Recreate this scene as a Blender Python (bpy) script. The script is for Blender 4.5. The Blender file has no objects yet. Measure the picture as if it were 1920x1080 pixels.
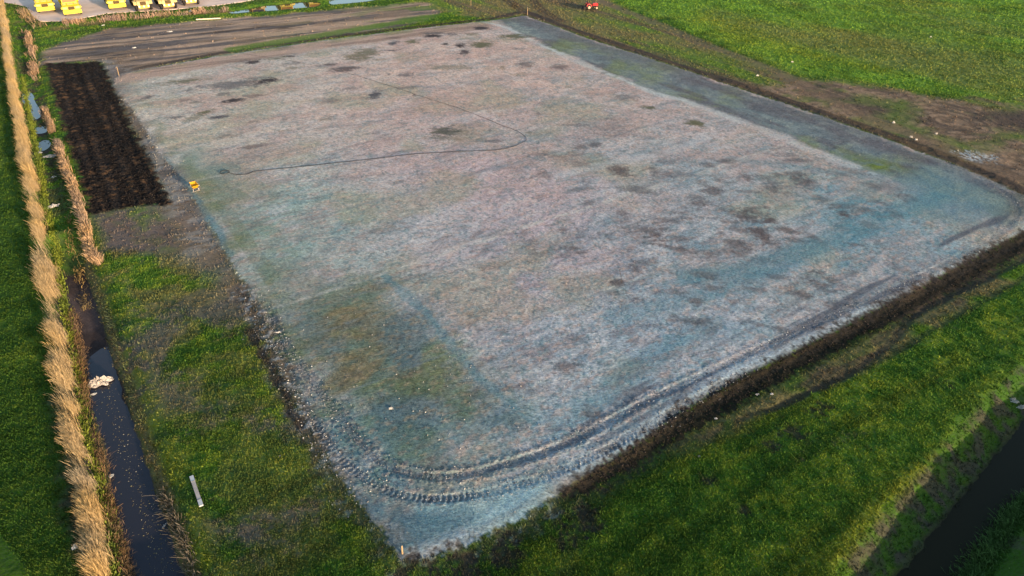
import bpy, bmesh, math, random
import numpy as np
from mathutils import Vector, Matrix

random.seed(7)
R = np.random.default_rng(11)
S = bpy.context.scene
C = S.collection

# ------------------------------------------------------------------ camera
F_PX, PITCH, CAM_H = 1286.0, math.radians(34.2), 25.0
cd = bpy.data.cameras.new('camera')
cam = bpy.data.objects.new('camera', cd); C.objects.link(cam)
cam.location = (0, 0, CAM_H)
cam.rotation_euler = (math.pi/2 - PITCH, 0, 0)
cd.sensor_width = 36.0
cd.lens = 36.0*F_PX/1920.0
cd.clip_start = 0.1; cd.clip_end = 20000
S.camera = cam

# ------------------------------------------------------------------ sky and sun
SUN_EL = math.radians(8.5)
SUN_DIR = Vector((0.70, -0.72, 0)).normalized()*math.cos(SUN_EL) + Vector((0, 0, math.sin(SUN_EL)))
W = bpy.data.worlds.new('World'); S.world = W; W.use_nodes = True
nt = W.node_tree; nt.nodes.clear()
sky = nt.nodes.new('ShaderNodeTexSky'); sky.sky_type = 'NISHITA'; sky.sun_disc = False
sky.sun_elevation = SUN_EL
sky.sun_rotation = math.atan2(SUN_DIR.x, SUN_DIR.y)
bg = nt.nodes.new('ShaderNodeBackground'); bg.inputs['Strength'].default_value = 0.15
wo = nt.nodes.new('ShaderNodeOutputWorld')
nt.links.new(sky.outputs[0], bg.inputs[0]); nt.links.new(bg.outputs[0], wo.inputs[0])
sl = bpy.data.lights.new('sun', 'SUN'); sl.energy = 4.0; sl.angle = math.radians(0.5)
sl.color = (1.0, 0.74, 0.50)
so = bpy.data.objects.new('sun', sl); C.objects.link(so)
so.rotation_euler = SUN_DIR.to_track_quat('Z', 'Y').to_euler()
so.location = (60, -60, 60)
S.view_settings.view_transform = 'Standard'; S.view_settings.look = 'None'
S.view_settings.gamma = 1.0; S.view_settings.use_curve_mapping = False
S.view_settings.exposure = 1.4

# ------------------------------------------------------------------ pixel of the photo -> point on the ground
CP, SP = math.cos(PITCH), math.sin(PITCH)
def unproj(pts, z=0.0):
    p = np.atleast_2d(np.asarray(pts, float))
    u = p[:, 0]-960; v = p[:, 1]-540
    fw = F_PX*CP - v*SP; dn = F_PX*SP + v*CP
    t = (CAM_H - z)/dn
    return np.stack([u*t, fw*t], 1)

# ------------------------------------------------------------------ noise
def _hash(ix, iy, seed):
    h = (ix.astype(np.int64)*374761393 + iy.astype(np.int64)*668265263 + seed*974634541) & 0x7fffffff
    h = ((h ^ (h >> 13))*1274126177) & 0x7fffffff
    return ((h ^ (h >> 16)) & 0xffff)/65535.0
def vnoise(x, y, seed=0):
    x0 = np.floor(x); y0 = np.floor(y)
    fx = x-x0; fy = y-y0
    fx = fx*fx*(3-2*fx); fy = fy*fy*(3-2*fy)
    a = _hash(x0, y0, seed); b = _hash(x0+1, y0, seed)
    c = _hash(x0, y0+1, seed); d = _hash(x0+1, y0+1, seed)
    return (a*(1-fx)+b*fx)*(1-fy) + (c*(1-fx)+d*fx)*fy
def fbm(x, y, scale, seed=0, octs=3):          # about 0..1, mean 0.5
    s = 0; w = 0; a = 1.0
    for o in range(octs):
        co, si = math.cos(0.6+o), math.sin(0.6+o)
        s = s + a*vnoise((x*co-y*si)*scale*2**o+17.3*o, (x*si+y*co)*scale*2**o, seed+o*31)
        w += a; a *= 0.55
    return s/w
def fbs(x, y, scale, seed=0, octs=3):          # same, stretched to use the whole 0..1 range
    return np.clip((fbm(x, y, scale, seed, octs)-.5)*1.75+.5, 0, 1)
def ss(a, b, x):
    t = np.clip((x-a)/(b-a), 0, 1)
    return t*t*(3-2*t)

# ------------------------------------------------------------------ polygons and polylines on the ground
def sd_poly(x, y, poly, margin=3.0):           # >0 inside, metres, clipped at -margin
    P = np.asarray(poly)
    out = np.full(x.shape, -margin)
    m = (x > P[:, 0].min()-margin) & (x < P[:, 0].max()+margin) & (y > P[:, 1].min()-margin) & (y < P[:, 1].max()+margin)
    if not m.any(): return out
    px, py = x[m], y[m]
    d = np.full(px.shape, 1e9); ins = np.zeros(px.shape, bool)
    n = len(P)
    for i in range(n):
        ax, ay = P[i]; bx, by = P[(i+1) % n]
        ex, ey = bx-ax, by-ay
        L = ex*ex+ey*ey+1e-12
        t = np.clip(((px-ax)*ex+(py-ay)*ey)/L, 0, 1)
        d = np.minimum(d, (px-ax-t*ex)**2+(py-ay-t*ey)**2)
        if abs(ey) > 1e-12:
            c = ((ay > py) != (by > py)) & (px < ex*(py-ay)/ey+ax)
            ins ^= c
    d = np.sqrt(d)
    out[m] = np.maximum(np.where(ins, d, -d), -margin)
    return out
def smooth_line(P, n=6):                        # Catmull-Rom
    P = np.asarray(P, float)
    Q = np.vstack([2*P[0]-P[1], P, 2*P[-1]-P[-2]])
    o = []
    for i in range(len(P)-1):
        p0, p1, p2, p3 = Q[i:i+4]
        for k in range(n):
            t = k/n
            o.append(0.5*((2*p1)+(p2-p0)*t+(2*p0-5*p1+4*p2-p3)*t*t+(3*p1-p0-3*p2+p3)*t**3))
    o.append(P[-1])
    return np.array(o)
def d_line(x, y, line, margin=4.0):            # distance, arc length, signed side
    P = np.asarray(line)
    d = np.full(x.shape, margin); s = np.zeros(x.shape); sg = np.zeros(x.shape)
    m = (x > P[:, 0].min()-margin) & (x < P[:, 0].max()+margin) & (y > P[:, 1].min()-margin) & (y < P[:, 1].max()+margin)
    if not m.any(): return d, s, sg
    px, py = x[m], y[m]
    bd = np.full(px.shape, margin**2); bs = np.zeros(px.shape); bg_ = np.zeros(px.shape); acc = 0
    for i in range(len(P)-1):
        ax, ay = P[i]; ex, ey = P[i+1]-P[i]
        L = math.hypot(ex, ey)+1e-9
        t = np.clip(((px-ax)*ex+(py-ay)*ey)/(L*L), 0, 1)
        q = (px-ax-t*ex)**2+(py-ay-t*ey)**2
        k = q < bd
        bd = np.where(k, q, bd); bs = np.where(k, acc+t*L, bs)
        bg_ = np.where(k, ((px-ax)*ey-(py-ay)*ex)/L, bg_)
        acc += L
    d[m] = np.sqrt(bd); s[m] = bs; sg[m] = bg_
    return d, s, sg
def sdp(x, y, px, margin=3.0, z=0.0): return sd_poly(x, y, unproj(px, z), margin)
def dlp(x, y, px, margin=4.0, z=0.0): return d_line(x, y, smooth_line(unproj(px, z)), margin)

# ------------------------------------------------------------------ lay of the land (read off the photo, then placed on the ground)
FIELD = [(755,1052),(705,985),(640,900),(596,830),(556,750),(520,680),(486,590),(462,540),(432,492),(402,440),(370,385),(330,320),
         (300,290),(255,215),(212,160),(215,148),(232,138),(400,107),(600,77),(800,52),(930,38),(985,30),(1100,72),(1300,138),(1500,205),
         (1700,276),(1850,335),(1925,372),(1960,400),(1960,415),(1920,436),(1800,500),(1680,564),(1600,607),(1500,657),(1400,705),
         (1280,772),(1190,838),(1100,893),(1000,963),(900,1013),(830,1040),(770,1054)]
PLOT = [(82,118),(190,117),(215,165),(250,240),(290,312),(322,384),(250,388),(168,404),(140,312),(108,210)]
SOILBAND = [(1060,922),(1100,893),(1190,838),(1280,772),(1400,705),(1500,657),(1600,607),(1680,564),(1800,500),(1920,436),(1990,400),
            (1990,430),(1920,468),(1800,538),(1680,598),(1600,637),(1500,690),(1400,747),(1280,813),(1190,872),(1100,915)]
OLIVE = [(1230,840),(1280,813),(1400,747),(1500,690),(1600,637),(1680,598),(1800,538),(1920,468),(2000,430),(2000,480),(1920,525),(1800,592),
         (1700,652),(1600,702),(1500,750),(1400,795),(1280,850)]
WATER_L = [(108,470),(125,540),(140,610),(155,665),(166,720),(172,770),(195,820),(205,880),(212,940),(228,1000),(245,1060),(262,1130),
           (362,1130),(335,1060),(316,1000),(294,930),(270,860),(247,790),(229,720),(212,680),(192,610),(172,550),(148,480)]
WATER_LW = [(178,668),(163,700),(166,720),(172,770),(195,820),(205,880),(212,940),(228,1000),(245,1060),(262,1130),
           (362,1130),(335,1060),(316,1000),(294,930),(270,860),(247,790),(229,720),(212,680),(200,655)]
WATER_R = [(1650,1130),(1684,1080),(1725,1030),(1793,945),(1853,872),(1905,808),(1990,715),(2150,590),(2420,420),(2520,450),(2240,630),(2090,750),(1975,862),(1905,935),(1872,985),(1833,1045),(1770,1130)]
ZL, ZR = -0.80, -1.0
UPDITCH = [(40,40),(50,110),(58,170),(70,230),(85,295),(100,360),(110,430),(118,480)]
PUDS = [[(44,176),(52,172),(61,180),(64,192),(72,205),(74,218),(64,224),(56,217),(54,200),(43,190)],
        [(58,247),(68,240),(83,238),(85,247),(74,250)],
        [(72,270),(82,264),(92,266),(90,276),(78,283),(70,279)]]
YPUDS = [[(430,23),(455,19),(475,15),(496,11),(525,9),(552,5),(585,3),(600,5),(590,13),(556,16),(525,19),(490,21),(462,23),(440,26)],
         [(618,1),(640,-3),(700,-7),(720,-5),(690,2),(650,7),(622,8)]]
ZP = -0.34; ZY = -0.22
YARD = [(-260,-30),(-60,5),(0,4),(32,8),(50,13),(62,31),(75,40),(105,40),(140,37),(200,25),(320,18),(400,11),(450,4),(500,-4),(640,-20),(900,-50),
        (900,-170),(-700,-170)]
TRACK_OUT = [(505,592),(518,630),(540,690),(572,760),(622,840),(686,900),(755,932),(830,938),(905,928),(985,908),(1060,882),(1150,838),(1260,775),(1400,695)]
TRACK_IN = [(500,575),(530,640),(560,690),(598,735),(645,795),(690,848),(735,880),(800,896),(870,893),(940,876),(1015,853),(1090,822),(1200,762),
            (1330,700),(1460,640),(1600,577),(1750,508),(1860,448),(1903,408),(1895,375),(1850,345)]
HOSE = [(430,324),(445,327),(465,326),(480,321),(510,318),(560,313),(620,307),(700,298),(780,289),(850,285),(920,282),(955,277),(980,268),(988,261),
        (978,250),(950,239),(900,218),(850,200),(790,181),(720,158),(640,134),(560,117),(500,107),(455,101)]
# darker worn spots: x, y, half width px, half height px, strength, kind (0 grey, 1 olive, 2 red brown, 3 near black)
SPOTS = [(350,153,45,4,.6,1),(440,160,60,9,.55,0),(500,154,26,4,.8,3),(437,191,20,4,.95,3),(388,212,16,4,.7,1),(410,221,18,4,.75,0),(330,222,16,3,.6,0),
 (275,186,10,4,.6,0),(365,222,14,7,.4,1),(475,118,12,3,.8,3),(455,117,22,4,.45,2),(680,104,26,11,.6,1),(650,130,26,5,.65,2),(620,123,16,3,.6,2),(702,181,12,8,.8,0),
 (838,249,26,8,.85,0),(850,252,42,14,.35,1),(902,55,14,3,.85,3),(812,69,16,3,.75,3),(812,64,20,2,.6,0),(775,79,12,4,.7,1),(738,82,10,3,.75,0),(905,85,20,6,.8,1),
 (862,87,9,4,.85,3),(870,99,10,5,.9,2),(835,84,5,2,.7,3),(735,96,14,2,.6,0),(960,70,30,5,.7,1),(845,66,14,3,.5,0),(885,66,12,3,.5,1),(545,107,12,2,.6,3),(740,72,14,2,.4,2),
 (985,123,16,6,.5,2),(1052,128,16,5,.5,2),(840,128,40,6,.4,1),(760,142,16,4,.5,0),(1218,204,16,4,.7,1),(1303,233,16,5,.75,1),(1210,125,14,4,.3,0),
 (1164,322,22,9,.85,2),(1140,240,60,16,.2,2),(1270,330,40,7,.5,0),(1190,359,34,8,.7,0),(1330,312,16,6,.5,2),(1240,305,20,5,.4,0),(1485,295,30,12,.6,0),(1488,330,20,7,.6,2),
 (1405,341,10,8,.7,2),(1340,363,18,10,.7,2),(1310,378,20,8,.6,0),(1440,342,22,8,.55,0),(1460,330,14,5,.7,2),(1500,340,18,8,.5,0),(1443,360,22,7,.5,0),
 (1395,408,44,9,.75,2),(1425,402,24,8,.6,2),(1375,420,26,7,.5,2),(1446,417,16,6,.85,2),(1240,415,32,6,.5,0),(1280,408,18,7,.55,2),(1222,436,40,18,.7,2),(1235,450,18,10,.7,2),
 (1434,447,18,20,.85,2),(1420,440,14,8,.6,2),(1476,435,18,9,.75,2),(1485,450,20,9,.6,0),(1380,460,24,9,.7,2),(1275,470,18,9,.7,2),(1330,482,30,14,.55,2),(1385,480,16,9,.6,2),
 (1062,468,26,9,.8,2),(1056,435,10,6,.7,2),(1080,445,30,10,.4,0),(1140,448,14,7,.5,0),(1160,535,14,8,.8,2),(1190,508,12,8,.6,2),(1305,567,16,9,.7,2),(1280,550,16,8,.6,0),
 (1310,605,30,9,.6,0),(1265,595,18,8,.55,0),(1220,610,24,8,.4,2),(1500,555,18,10,.7,2),(1530,535,22,10,.7,2),(1575,400,16,9,.65,2),(1610,395,24,7,.5,0),(1540,375,18,9,.5,0),
 (1570,428,20,8,.4,0),(1660,355,30,10,.4,0),(1060,690,24,14,.7,2),(1110,780,20,14,.6,2),(1000,735,30,9,.35,2),(1085,640,30,10,.35,0),(1000,480,18,8,.4,0),(940,440,20,8,.35,2),
 (890,545,24,8,.4,2),(700,330,24,6,.3,2),(1170,185,24,6,.3,2),(620,190,20,5,.3,2),(1060,300,26,8,.3,2),(1020,330,14,8,.5,2),(900,620,20,8,.35,0),(1265,605,40,8,.3,0)]

E1 = unproj([(760,1045),(1890,440)]); E1 = (E1[1]-E1[0]); E1 /= np.hypot(*E1)     # along the near edge
E2 = np.array([-E1[1], E1[0]])                                                # along the left edge
col3 = lambda *c: np.array(c, float)
G_DARK, G_MID, G_YEL, G_FAR = col3(.036,.090,.014), col3(.074,.158,.018), col3(.200,.235,.028), col3(.110,.210,.026)
OLIV, BROWN, SOIL, GREYSOIL = col3(.130,.115,.050), col3(.135,.098,.070), col3(.026,.021,.019), col3(.125,.110,.108)
STRAW = col3(.30,.22,.12)

def terrain(x, y, want_col=True):
    """height, colour, grain, clod, vegetation, zone (0 meadow, 1 sown field, 2 tilled plot) at ground points"""
    n = x.shape
    z = np.zeros(n)
    A = x*E1[0]+y*E1[1]; B = x*E2[0]+y*E2[1]
    dist = np.hypot(x, y)
    n_big = fbm(x, y, .06, 1, 3); n_mid = fbm(x, y, .35, 2, 3); n_sm = fbm(x, y, 1.6, 3, 3); n_fine = fbm(x, y, 6.0, 4, 2)
    n_a = fbs(A*.45, B*1.1, .9, 5, 4); n_b = fbs(A*.9, B*3.0, 1.0, 6, 2)
    wob = (n_mid-.5)*1.0 + (n_sm-.5)*.6
    sd_f = sdp(x, y, FIELD, 8.0)
    sd_fw = sd_f + wob*.45
    infield = ss(-.25, .25, sd_fw)
    sd_p = sdp(x, y, PLOT, 6.0)
    inplot = ss(-.25, .35, sd_p + (n_sm-.5)*1.2 + (n_fine-.5)*.5)
    # ---- height
    flat = 1-.50*ss(-.5, 1.0, sd_f)
    z += ((n_mid-.5)*.10 + (n_sm-.5)*.06 + (n_fine-.5)*.035)*flat
    z += .12*ss(-.6, .6, sd_f)
    near_soil = ss(-.55, .30, sdp(x, y, SOILBAND) + .22 + (n_sm-.5)*.7 + (n_fine-.5)*.8)
    z += near_soil*(-.05 + .04*(n_sm-.5) + .02*(n_fine-.5))
    ridge_r = [(940,32),(985,24),(1040,44),(1100,65),(1200,99),(1300,132),(1400,164),(1500,198),(1600,233),(1700,268),(1780,299),(1850,328),(1935,368)]
    dr, sr, gr = dlp(x, y, ridge_r)
    rid = ss(1.25, .5, dr + (n_mid-.5)*.8)
    z += rid*(.08+.10*(n_sm-.5))
    to, s_o, g_o = dlp(x, y, TRACK_OUT); ti, s_i, g_i = dlp(x, y, TRACK_IN)
    fade_i = 1-.6*ss(24, 40, s_i)
    def tyre(d, s, g):
        core = ss(.34, .20, d+(n_fine-.5)*.12)
        lug = np.sin(s*2*math.pi/.27 + np.abs(g)*8.0 + (n_sm-.5)*3)*ss(.25, .5, n_mid*.6+n_sm*.4+.1)
        return core, lug*core, ss(.75, .5, d)*ss(.25, .42, d)
    c_o, l_o, b_o = tyre(to*1.25, s_o, g_o); c_i, l_i, b_i = tyre(ti*1.25, s_i, g_i)
    pres = .45+.55*ss(.35, .6, fbm(s_o+s_i*.3, x*.05, .35, 79, 2)); c_o = c_o*pres; l_o = l_o*pres*ss(7, 12, s_o); b_o = b_o*pres; l_i = l_i*.5*pres; c_i = c_i*(1.2-.5*pres)*(.45+.55*ss(.3, .6, n_fine*.5+n_sm*.5)); c_o = c_o*(.55+.45*ss(.3, .6, n_sm))
    z += -.05*c_o - .05*c_i*fade_i + .030*l_o + .018*l_i*fade_i + .05*b_o*(n_fine-.3) + .08*b_i*(n_fine-.3)*fade_i
    z += inplot*(.08*(n_sm-.45) + .22*(n_fine-.5) + .03*np.sin(A*2*math.pi/.9))
    dl_w = sdp(x, y, WATER_L, 6.0, ZL); dr_w = sdp(x, y, WATER_R, 8.0, ZR)
    prof = lambda d, zw, k: np.where(d > 0, zw-np.minimum(d, .5)*.35-.03, zw-d*k)
    zl = prof(dl_w + (n_sm-.5)*.25, ZL, .62); zr = prof(dr_w+(n_sm-.5)*.3, ZR, .55)
    dcr = d_line(x, y, unproj([(1690,1220),(1735,1080),(1880,880),(2030,740),(2500,330)], ZR), 14.0)
    shade_dyke = (dcr[2] > 0)&(dcr[0] < 13.9)  # raised ground added beyond the right ditch to shade water and bank
    z = np.where(shade_dyke, z+(.78+(n_big-.5)*.9+(n_mid-.5)*.5)*ss(2.0, 4.6, dcr[0])*ss(13.5, 8.5, dcr[0]), z)
    zr = np.where(shade_dyke, zr+1.8*ss(1.6, 4.2, dcr[0]), zr)
    zl = np.where(dl_w > -.1, zl+.16*ss(.50, .85, n_mid*.8+n_sm*.2)*ss(.9, .1, dl_w)+.05*(n_sm-.5), zl)
    k = .12
    soft = lambda a, b: np.minimum(a, b) - .25*k*np.clip(1-np.abs(a-b)/k/2, 0, 1)**2*2
    z = soft(z, np.maximum(zl, -1.3)); z = soft(z, np.maximum(zr, -1.5))
    du, su, gu = dlp(x, y, UPDITCH)
    z -= .34*ss(2.0, .3, du)*ss(.2, -.3, -np.abs(zl-z)+.3)*1.0
    dy_, sy_, gy_ = dlp(x, y, [(120,52),(160,46),(250,34),(330,28),(400,22),(470,18),(560,10),(640,3),(760,-8)])
    z -= .20*ss(2.2, .4, dy_)
    for P in PUDS:
        q = sdp(x, y, P, 3.0, ZP) + (n_sm-.5)*.5
        z = np.where(q > -.6, np.minimum(z, ZP-.05-q*.15), z)
    for P in YPUDS:
        q = sdp(x, y, P, 3.0, ZY) + (n_sm-.5)*.4
        z = np.where(q > -.6, np.minimum(z, ZY-.05-q*.15), z)
    yd = sdp(x, y, YARD, 6.0)
    z = np.where(yd > -.1, -.06, z*ss(.0, 1.2, -yd)+0*(1-ss(0, 1.2, -yd)))
    far = ss(170, 260, dist); z = z*(1-far)
    if not want_col: return z
    # ---- colour
    grain = np.full(n, .5); clod = np.full(n, .35); veg = np.ones(n)
    def lay(col, c, m):
        return col + (np.asarray(c)-col)*m[:, None]
    t = np.clip((n_mid*.5+n_sm*.5-.28)/.44, 0, 1)
    col = G_DARK + (G_MID-G_DARK)*t[:, None]
    col = lay(col, G_YEL, ss(.46, .72, n_sm*.5+n_mid*.5)*.45)
    stripes = fbs(A*.07, B*.95, 1.0, 21, 2)
    col = lay(col, G_DARK*.7, ss(.48, .8, stripes)*.65)
    col = lay(col, G_YEL*.9, ss(.55, .85, fbs(A*.09, B*1.1, 1.0, 24, 3))*.25)
    col = lay(col, SOIL*2.2, ss(.72, .95, fbs(A*.25, B*.9, .6, 22, 4)*.6+n_fine*.4)*.6)
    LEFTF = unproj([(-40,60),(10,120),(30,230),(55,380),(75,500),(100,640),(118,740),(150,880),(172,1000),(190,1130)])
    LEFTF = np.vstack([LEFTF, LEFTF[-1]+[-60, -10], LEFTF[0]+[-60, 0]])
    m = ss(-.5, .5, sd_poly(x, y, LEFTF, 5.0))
    col = lay(col, G_DARK*.62+(G_MID-G_DARK)*.12, m*(.80-.35*ss(.62, .8, n_mid)))  # reed belt's shade carried on in a darker meadow colour
    # far bright pasture (beyond the right edge)
    FAR = [(1060,-60),(1150,0),(1260,50),(1400,98),(1500,140),(1620,168),(1760,185),(1860,205),(2300,300),(2600,-60),(1800,-250)]
    fm = ss(-1.5, 2.5, sdp(x, y, FAR, 6.0)+wob*5)
    fcol = G_FAR*(.6+.8*n_mid)[:, None]
    fcol = lay(fcol, G_YEL*.9, ss(.40, .85, fbs(A*.8, B*.35, .12, 23, 4))*.6)
    fcol = lay(fcol, OLIV*1.25, ss(.50, .95, fbs(A*.9, B*.25, .07, 25, 4))*.55)
    fcol = lay(fcol, G_DARK, ss(.55, .7, n_sm)*.45)
    col = lay(col, fcol, fm)
    # meadow between ditch and field: worn patches
    LM = [(175,470),(330,380),(400,440),(462,540),(490,600),(560,760),(650,910),(755,1052),(740,1130),(370,1130),(300,900),(240,720),(190,580)]
    lm = ss(-.4, .4, sdp(x, y, LM, 6.0))
    up = ss(24, 42, y)
    patch = fbs(x*.7+y*.1, y*.9, .28, 31, 4)
    patch = patch*.62+(n_sm*.6+n_fine*.4)*.38
    col = lay(col, GREYSOIL*.62+BROWN*.12, lm*ss(.52-.12*up, .74-.12*up, patch)*.85)
    col = lay(col, OLIV*1.05, lm*ss(.40, .70, fbs(x, y, .5, 33, 4))*(.30+.5*up))
    veg = veg*(1-.6*lm*ss(.52-.12*up, .74-.12*up, patch))
    # dull strip right of the field
    DULL = [(800,20),(930,36),(985,28),(1100,68),(1300,134),(1500,200),(1700,270),(1930,372),(2300,520),(2300,260),(1920,185),(1760,180),(1600,150),(1480,142),(1400,112),(1250,55),
            (1150,5),(1100,-40),(900,-40),(800,0)]
    dm = ss(-1.0, 1.0, sdp(x, y, DULL, 6.0)+wob*2.2)
    dcol = lay(np.repeat((OLIV*1.15)[None], len(x), 0), G_FAR*.8, ss(.35, .85, fbs(A*1.0, B*.25, .22, 35, 4))*.8)
    dcol = lay(dcol, BROWN*.85, ss(.45, .9, fbs(A*1.5, B*.16, .35, 37, 4))*.75)
    col = lay(col, dcol, dm); veg = veg*(1-.45*dm)
    # bare churned ground at the right
    CH = [(1330,150),(1440,160),(1520,146),(1620,160),(1760,182),(1850,205),(1930,190),(2200,260),(2200,480),(1930,362),(1760,290),(1600,228)]
    cm = ss(-1.0, 1.5, sdp(x, y, CH, 6.0)+wob*3)
    arc = 0
    for (cx, cy, r0) in ((1655,215,7.),(1775,228,8.)):
        c = unproj((cx, cy))[0]; rr = np.hypot(x-c[0], y-c[1])
        arc = np.maximum(arc, ss(.2, .8, np.sin(rr*2*math.pi/1.1+(n_mid-.5)*5))*ss(r0, r0*.5, rr)*(x > c[0]-3))
    chc = lay(np.repeat((BROWN*.95)[None], len(x), 0), BROWN*1.6, ss(.38, .66, n_sm))
    chc = lay(chc, G_MID*.8, ss(.5, .95, fbs(x, y, .30, 42, 4))*.5)
    chc = lay(chc, SOIL*1.7, arc*.6*ss(.3, .65, n_sm*.5+n_mid*.5))
    chc = lay(chc, SOIL*2.2, ss(.5, .9, fbs(A*1.6, B*.2, .5, 39, 3))*.6)
    chc = lay(chc, G_MID*.9, ss(.55, .95, fbs(x, y, .15, 41, 4))*.5)
    col = lay(col, chc, cm); veg = veg*(1-.85*cm); grain = grain+.35*cm; clod = clod+.4*cm
    lane = [(1110,-5),(1180,24),(1250,52),(1330,86),(1400,112),(1470,140),(1560,190),(1660,232),(1780,280),(1930,350)]
    d, s, g = dlp(x, y, lane)
    col = lay(col, BROWN*1.05, ss(1.5, .5, d+(n_mid-.5)*1.2)*.65); veg = veg*(1-.7*ss(1.5, .5, d))
    for off in (2.2, 3.4, 5.4, 7.0):
        q = np.abs(-gr*(dr < 4) + 99*(dr >= 4) - off+4.) if False else None
    # white lime splash
    c = unproj((1832,293))[0]
    q = np.hypot((x-c[0])*.9+(y-c[1])*.5, (y-c[1])*1.0-(x-c[0])*.2)
    col = lay(col, col3(.34,.38,.40), ss(2.0, .6, q+(n_sm-.5)*2.2)*ss(.42, .55, n_fine)*.9)
    c = unproj((1900,225))[0]
    col = lay(col, SOIL*2.2, ss(6, 2, np.hypot(x-c[0], (y-c[1])*1.6)+wob*3)*.85)
    # green strips in the dull ground, dark wheel lane coming in at the far corner
    for ln, w in (([(930,-20),(955,2),(985,22),(1010,35)],1.4),([(990,-20),(1000,0),(1015,18),(1050,40)],1.3)):
        d, s, g = dlp(x, y, ln)
        col = lay(col, BROWN*.55, ss(w, w*.4, d)*(.5+.5*ss(-.3, .5, np.sin(g*9))))
    # soil swath between the yard and the field
    SW = [(70,122),(78,100),(105,82),(200,54),(400,38),(520,28),(620,18),(740,8),(800,5),(830,28),(760,48),(600,74),(400,105),(222,142),(205,130),(195,114)]
    sm = ss(-.8, .8, sdp(x, y, SW, 6.0)+wob*2.0)
    ax = unproj([(200,80),(760,20)]); ax = ax[1]-ax[0]; ax /= np.hypot(*ax)
    a2 = x*ax[0]+y*ax[1]; b2 = -x*ax[1]+y*ax[0]
    st = fbs(a2*.07, b2*.9, 1.0, 43, 3)
    scl = lay(np.repeat((BROWN*2.15+GREYSOIL*.30)[None], len(x), 0), GREYSOIL*.9, ss(.40, .75, st))
    scl = lay(scl, SOIL*1.7, ss(.60, .85, fbs(a2*.12, b2*1.1, 1.0, 45, 3))*.75)
    scl = lay(scl, BROWN*1.55, ss(.60, .72, fbs(a2*.2, b2*.8, 1.0, 47, 3))*.6)
    cc = unproj((180,112))[0]
    rr = np.hypot(x-cc[0], y-cc[1])
    scl = lay(scl, SOIL*2.0, ss(.2, .8, np.sin(rr*2*math.pi/1.6+n_mid*4))*ss(17, 9, rr)*.18)
    scl = lay(scl, G_MID*1.0, ss(.54, .68, fbs(a2*.5, b2*1.4, .3, 49, 3))*ss(-40, 0, x)*.8)
    col = lay(col, scl, sm); veg = veg*(1-.97*sm); clod = clod+.4*sm; grain = grain+.3*sm
    d, s, g = dlp(x, y, [(228,134),(400,102),(600,73),(800,49),(930,34)])
    gedge = ss(1.3, .5, np.abs(d-1.4*0)+(n_sm-.5)*.8)*ss(-60, -20, x)
    col = lay(col, SOIL*1.7, ss(.8, .35, d)*.85)
    d, s, g = dlp(x, y, [(440,92),(600,66),(760,40),(850,26)])
    col = lay(col, G_MID*.95, ss(1.8, .8, d+(n_sm-.5))*.75)
    # ground below the tilled plot and beside it
    BEL = [(165,398),(320,378),(335,430),(345,470),(260,478),(185,470)]
    m = ss(-.5, .7, sdp(x, y, BEL, 5.0)+wob*1.3)
    c = unproj((285,440))[0]; rr = np.hypot(x-c[0], y-c[1])
    bc = lay(np.repeat((GREYSOIL*.62+BROWN*.3)[None], len(x), 0), SOIL*1.9, ss(.1, .8, np.sin(rr*2*math.pi/.9+n_mid*5))*.45*(x > c[0]-.5)*ss(.25, .6, n_sm))
    bc = lay(bc, BROWN*.9, ss(.4, .7, n_sm)*.4); bc = lay(bc, G_MID, ss(.40, .75, n_mid*.6+n_sm*.4)*.6)
    col = lay(col, bc, m); veg = veg*(1-.7*m); clod = clod+.3*m
    BES = [(195,112),(235,128),(262,215),(305,290),(340,325),(372,385),(405,445),(462,545),(440,560),(345,470),(322,384),(290,312),(250,240),(215,165)]
    m = ss(-1.4, .4, sdp(x, y, BES, 5.0)+wob*.9)*(.35+.65*ss(33, 46, y))
    bc = lay(np.repeat((GREYSOIL*1.25)[None], len(x), 0), BROWN*.8+GREYSOIL*.25, ss(.40, .72, patch))
    bc = lay(bc, SOIL*2.4, ss(.58, .70, n_mid)*.5)
    bc = lay(bc, col3(.30,.31,.31), ss(.55, .7, n_a)*.35)
    col = lay(col, bc, m*.95); veg = veg*(1-.8*m); clod = clod+.3*m
    # ---------------- the sown field
    far_t = ss(30, 85, dist)
    tt = ss(.34, .70, n_big*.7+.3*n_a)
    cA = col3(.300,.355,.360); cB = col3(.430,.375,.370); cC = col3(.135,.215,.255)
    fc = lay(np.repeat(cA[None], len(x), 0), cB, np.clip(tt*.75+.50*far_t-.12, 0, 1))  # paler, warmer look of low sun on the far field put into colour
    right_t = ss(6, 40, A-8)*(1-.75*far_t)
    zn = fbs(x, y, .12, 77, 4)*.5+n_a*.5
    for (bx, by, rx, ry, c_, k_) in ((430,205,240,100,(.440,.435,.405),.75),(900,140,340,90,(.470,.400,.370),.75),(880,320,340,130,(.410,.350,.365),.75),(1010,490,260,130,(.365,.318,.345),.75),
            (1260,650,300,110,(.265,.330,.385),.7),(1570,430,290,130,(.130,.225,.275),.85),(1290,420,150,110,(.27,.275,.295),.6),(560,440,160,120,(.220,.305,.290),.8),(850,840,260,90,(.125,.200,.230),.85),
            (640,860,170,170,(.085,.145,.172),.9),(1290,240,220,60,(.355,.350,.365),.5),(800,430,120,60,(.34,.37,.39),.5),(1150,780,250,60,(.22,.295,.335),.6)):
        c0 = unproj((bx, by))[0]; ex = unproj((bx+rx, by))[0]-c0; ey = unproj((bx, by-ry))[0]-c0
        det = ex[0]*ey[1]-ex[1]*ey[0]
        qa = ((x-c0[0])*ey[1]-(y-c0[1])*ey[0])/det; qb = ((y-c0[1])*ex[0]-(x-c0[0])*ex[1])/det
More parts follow.
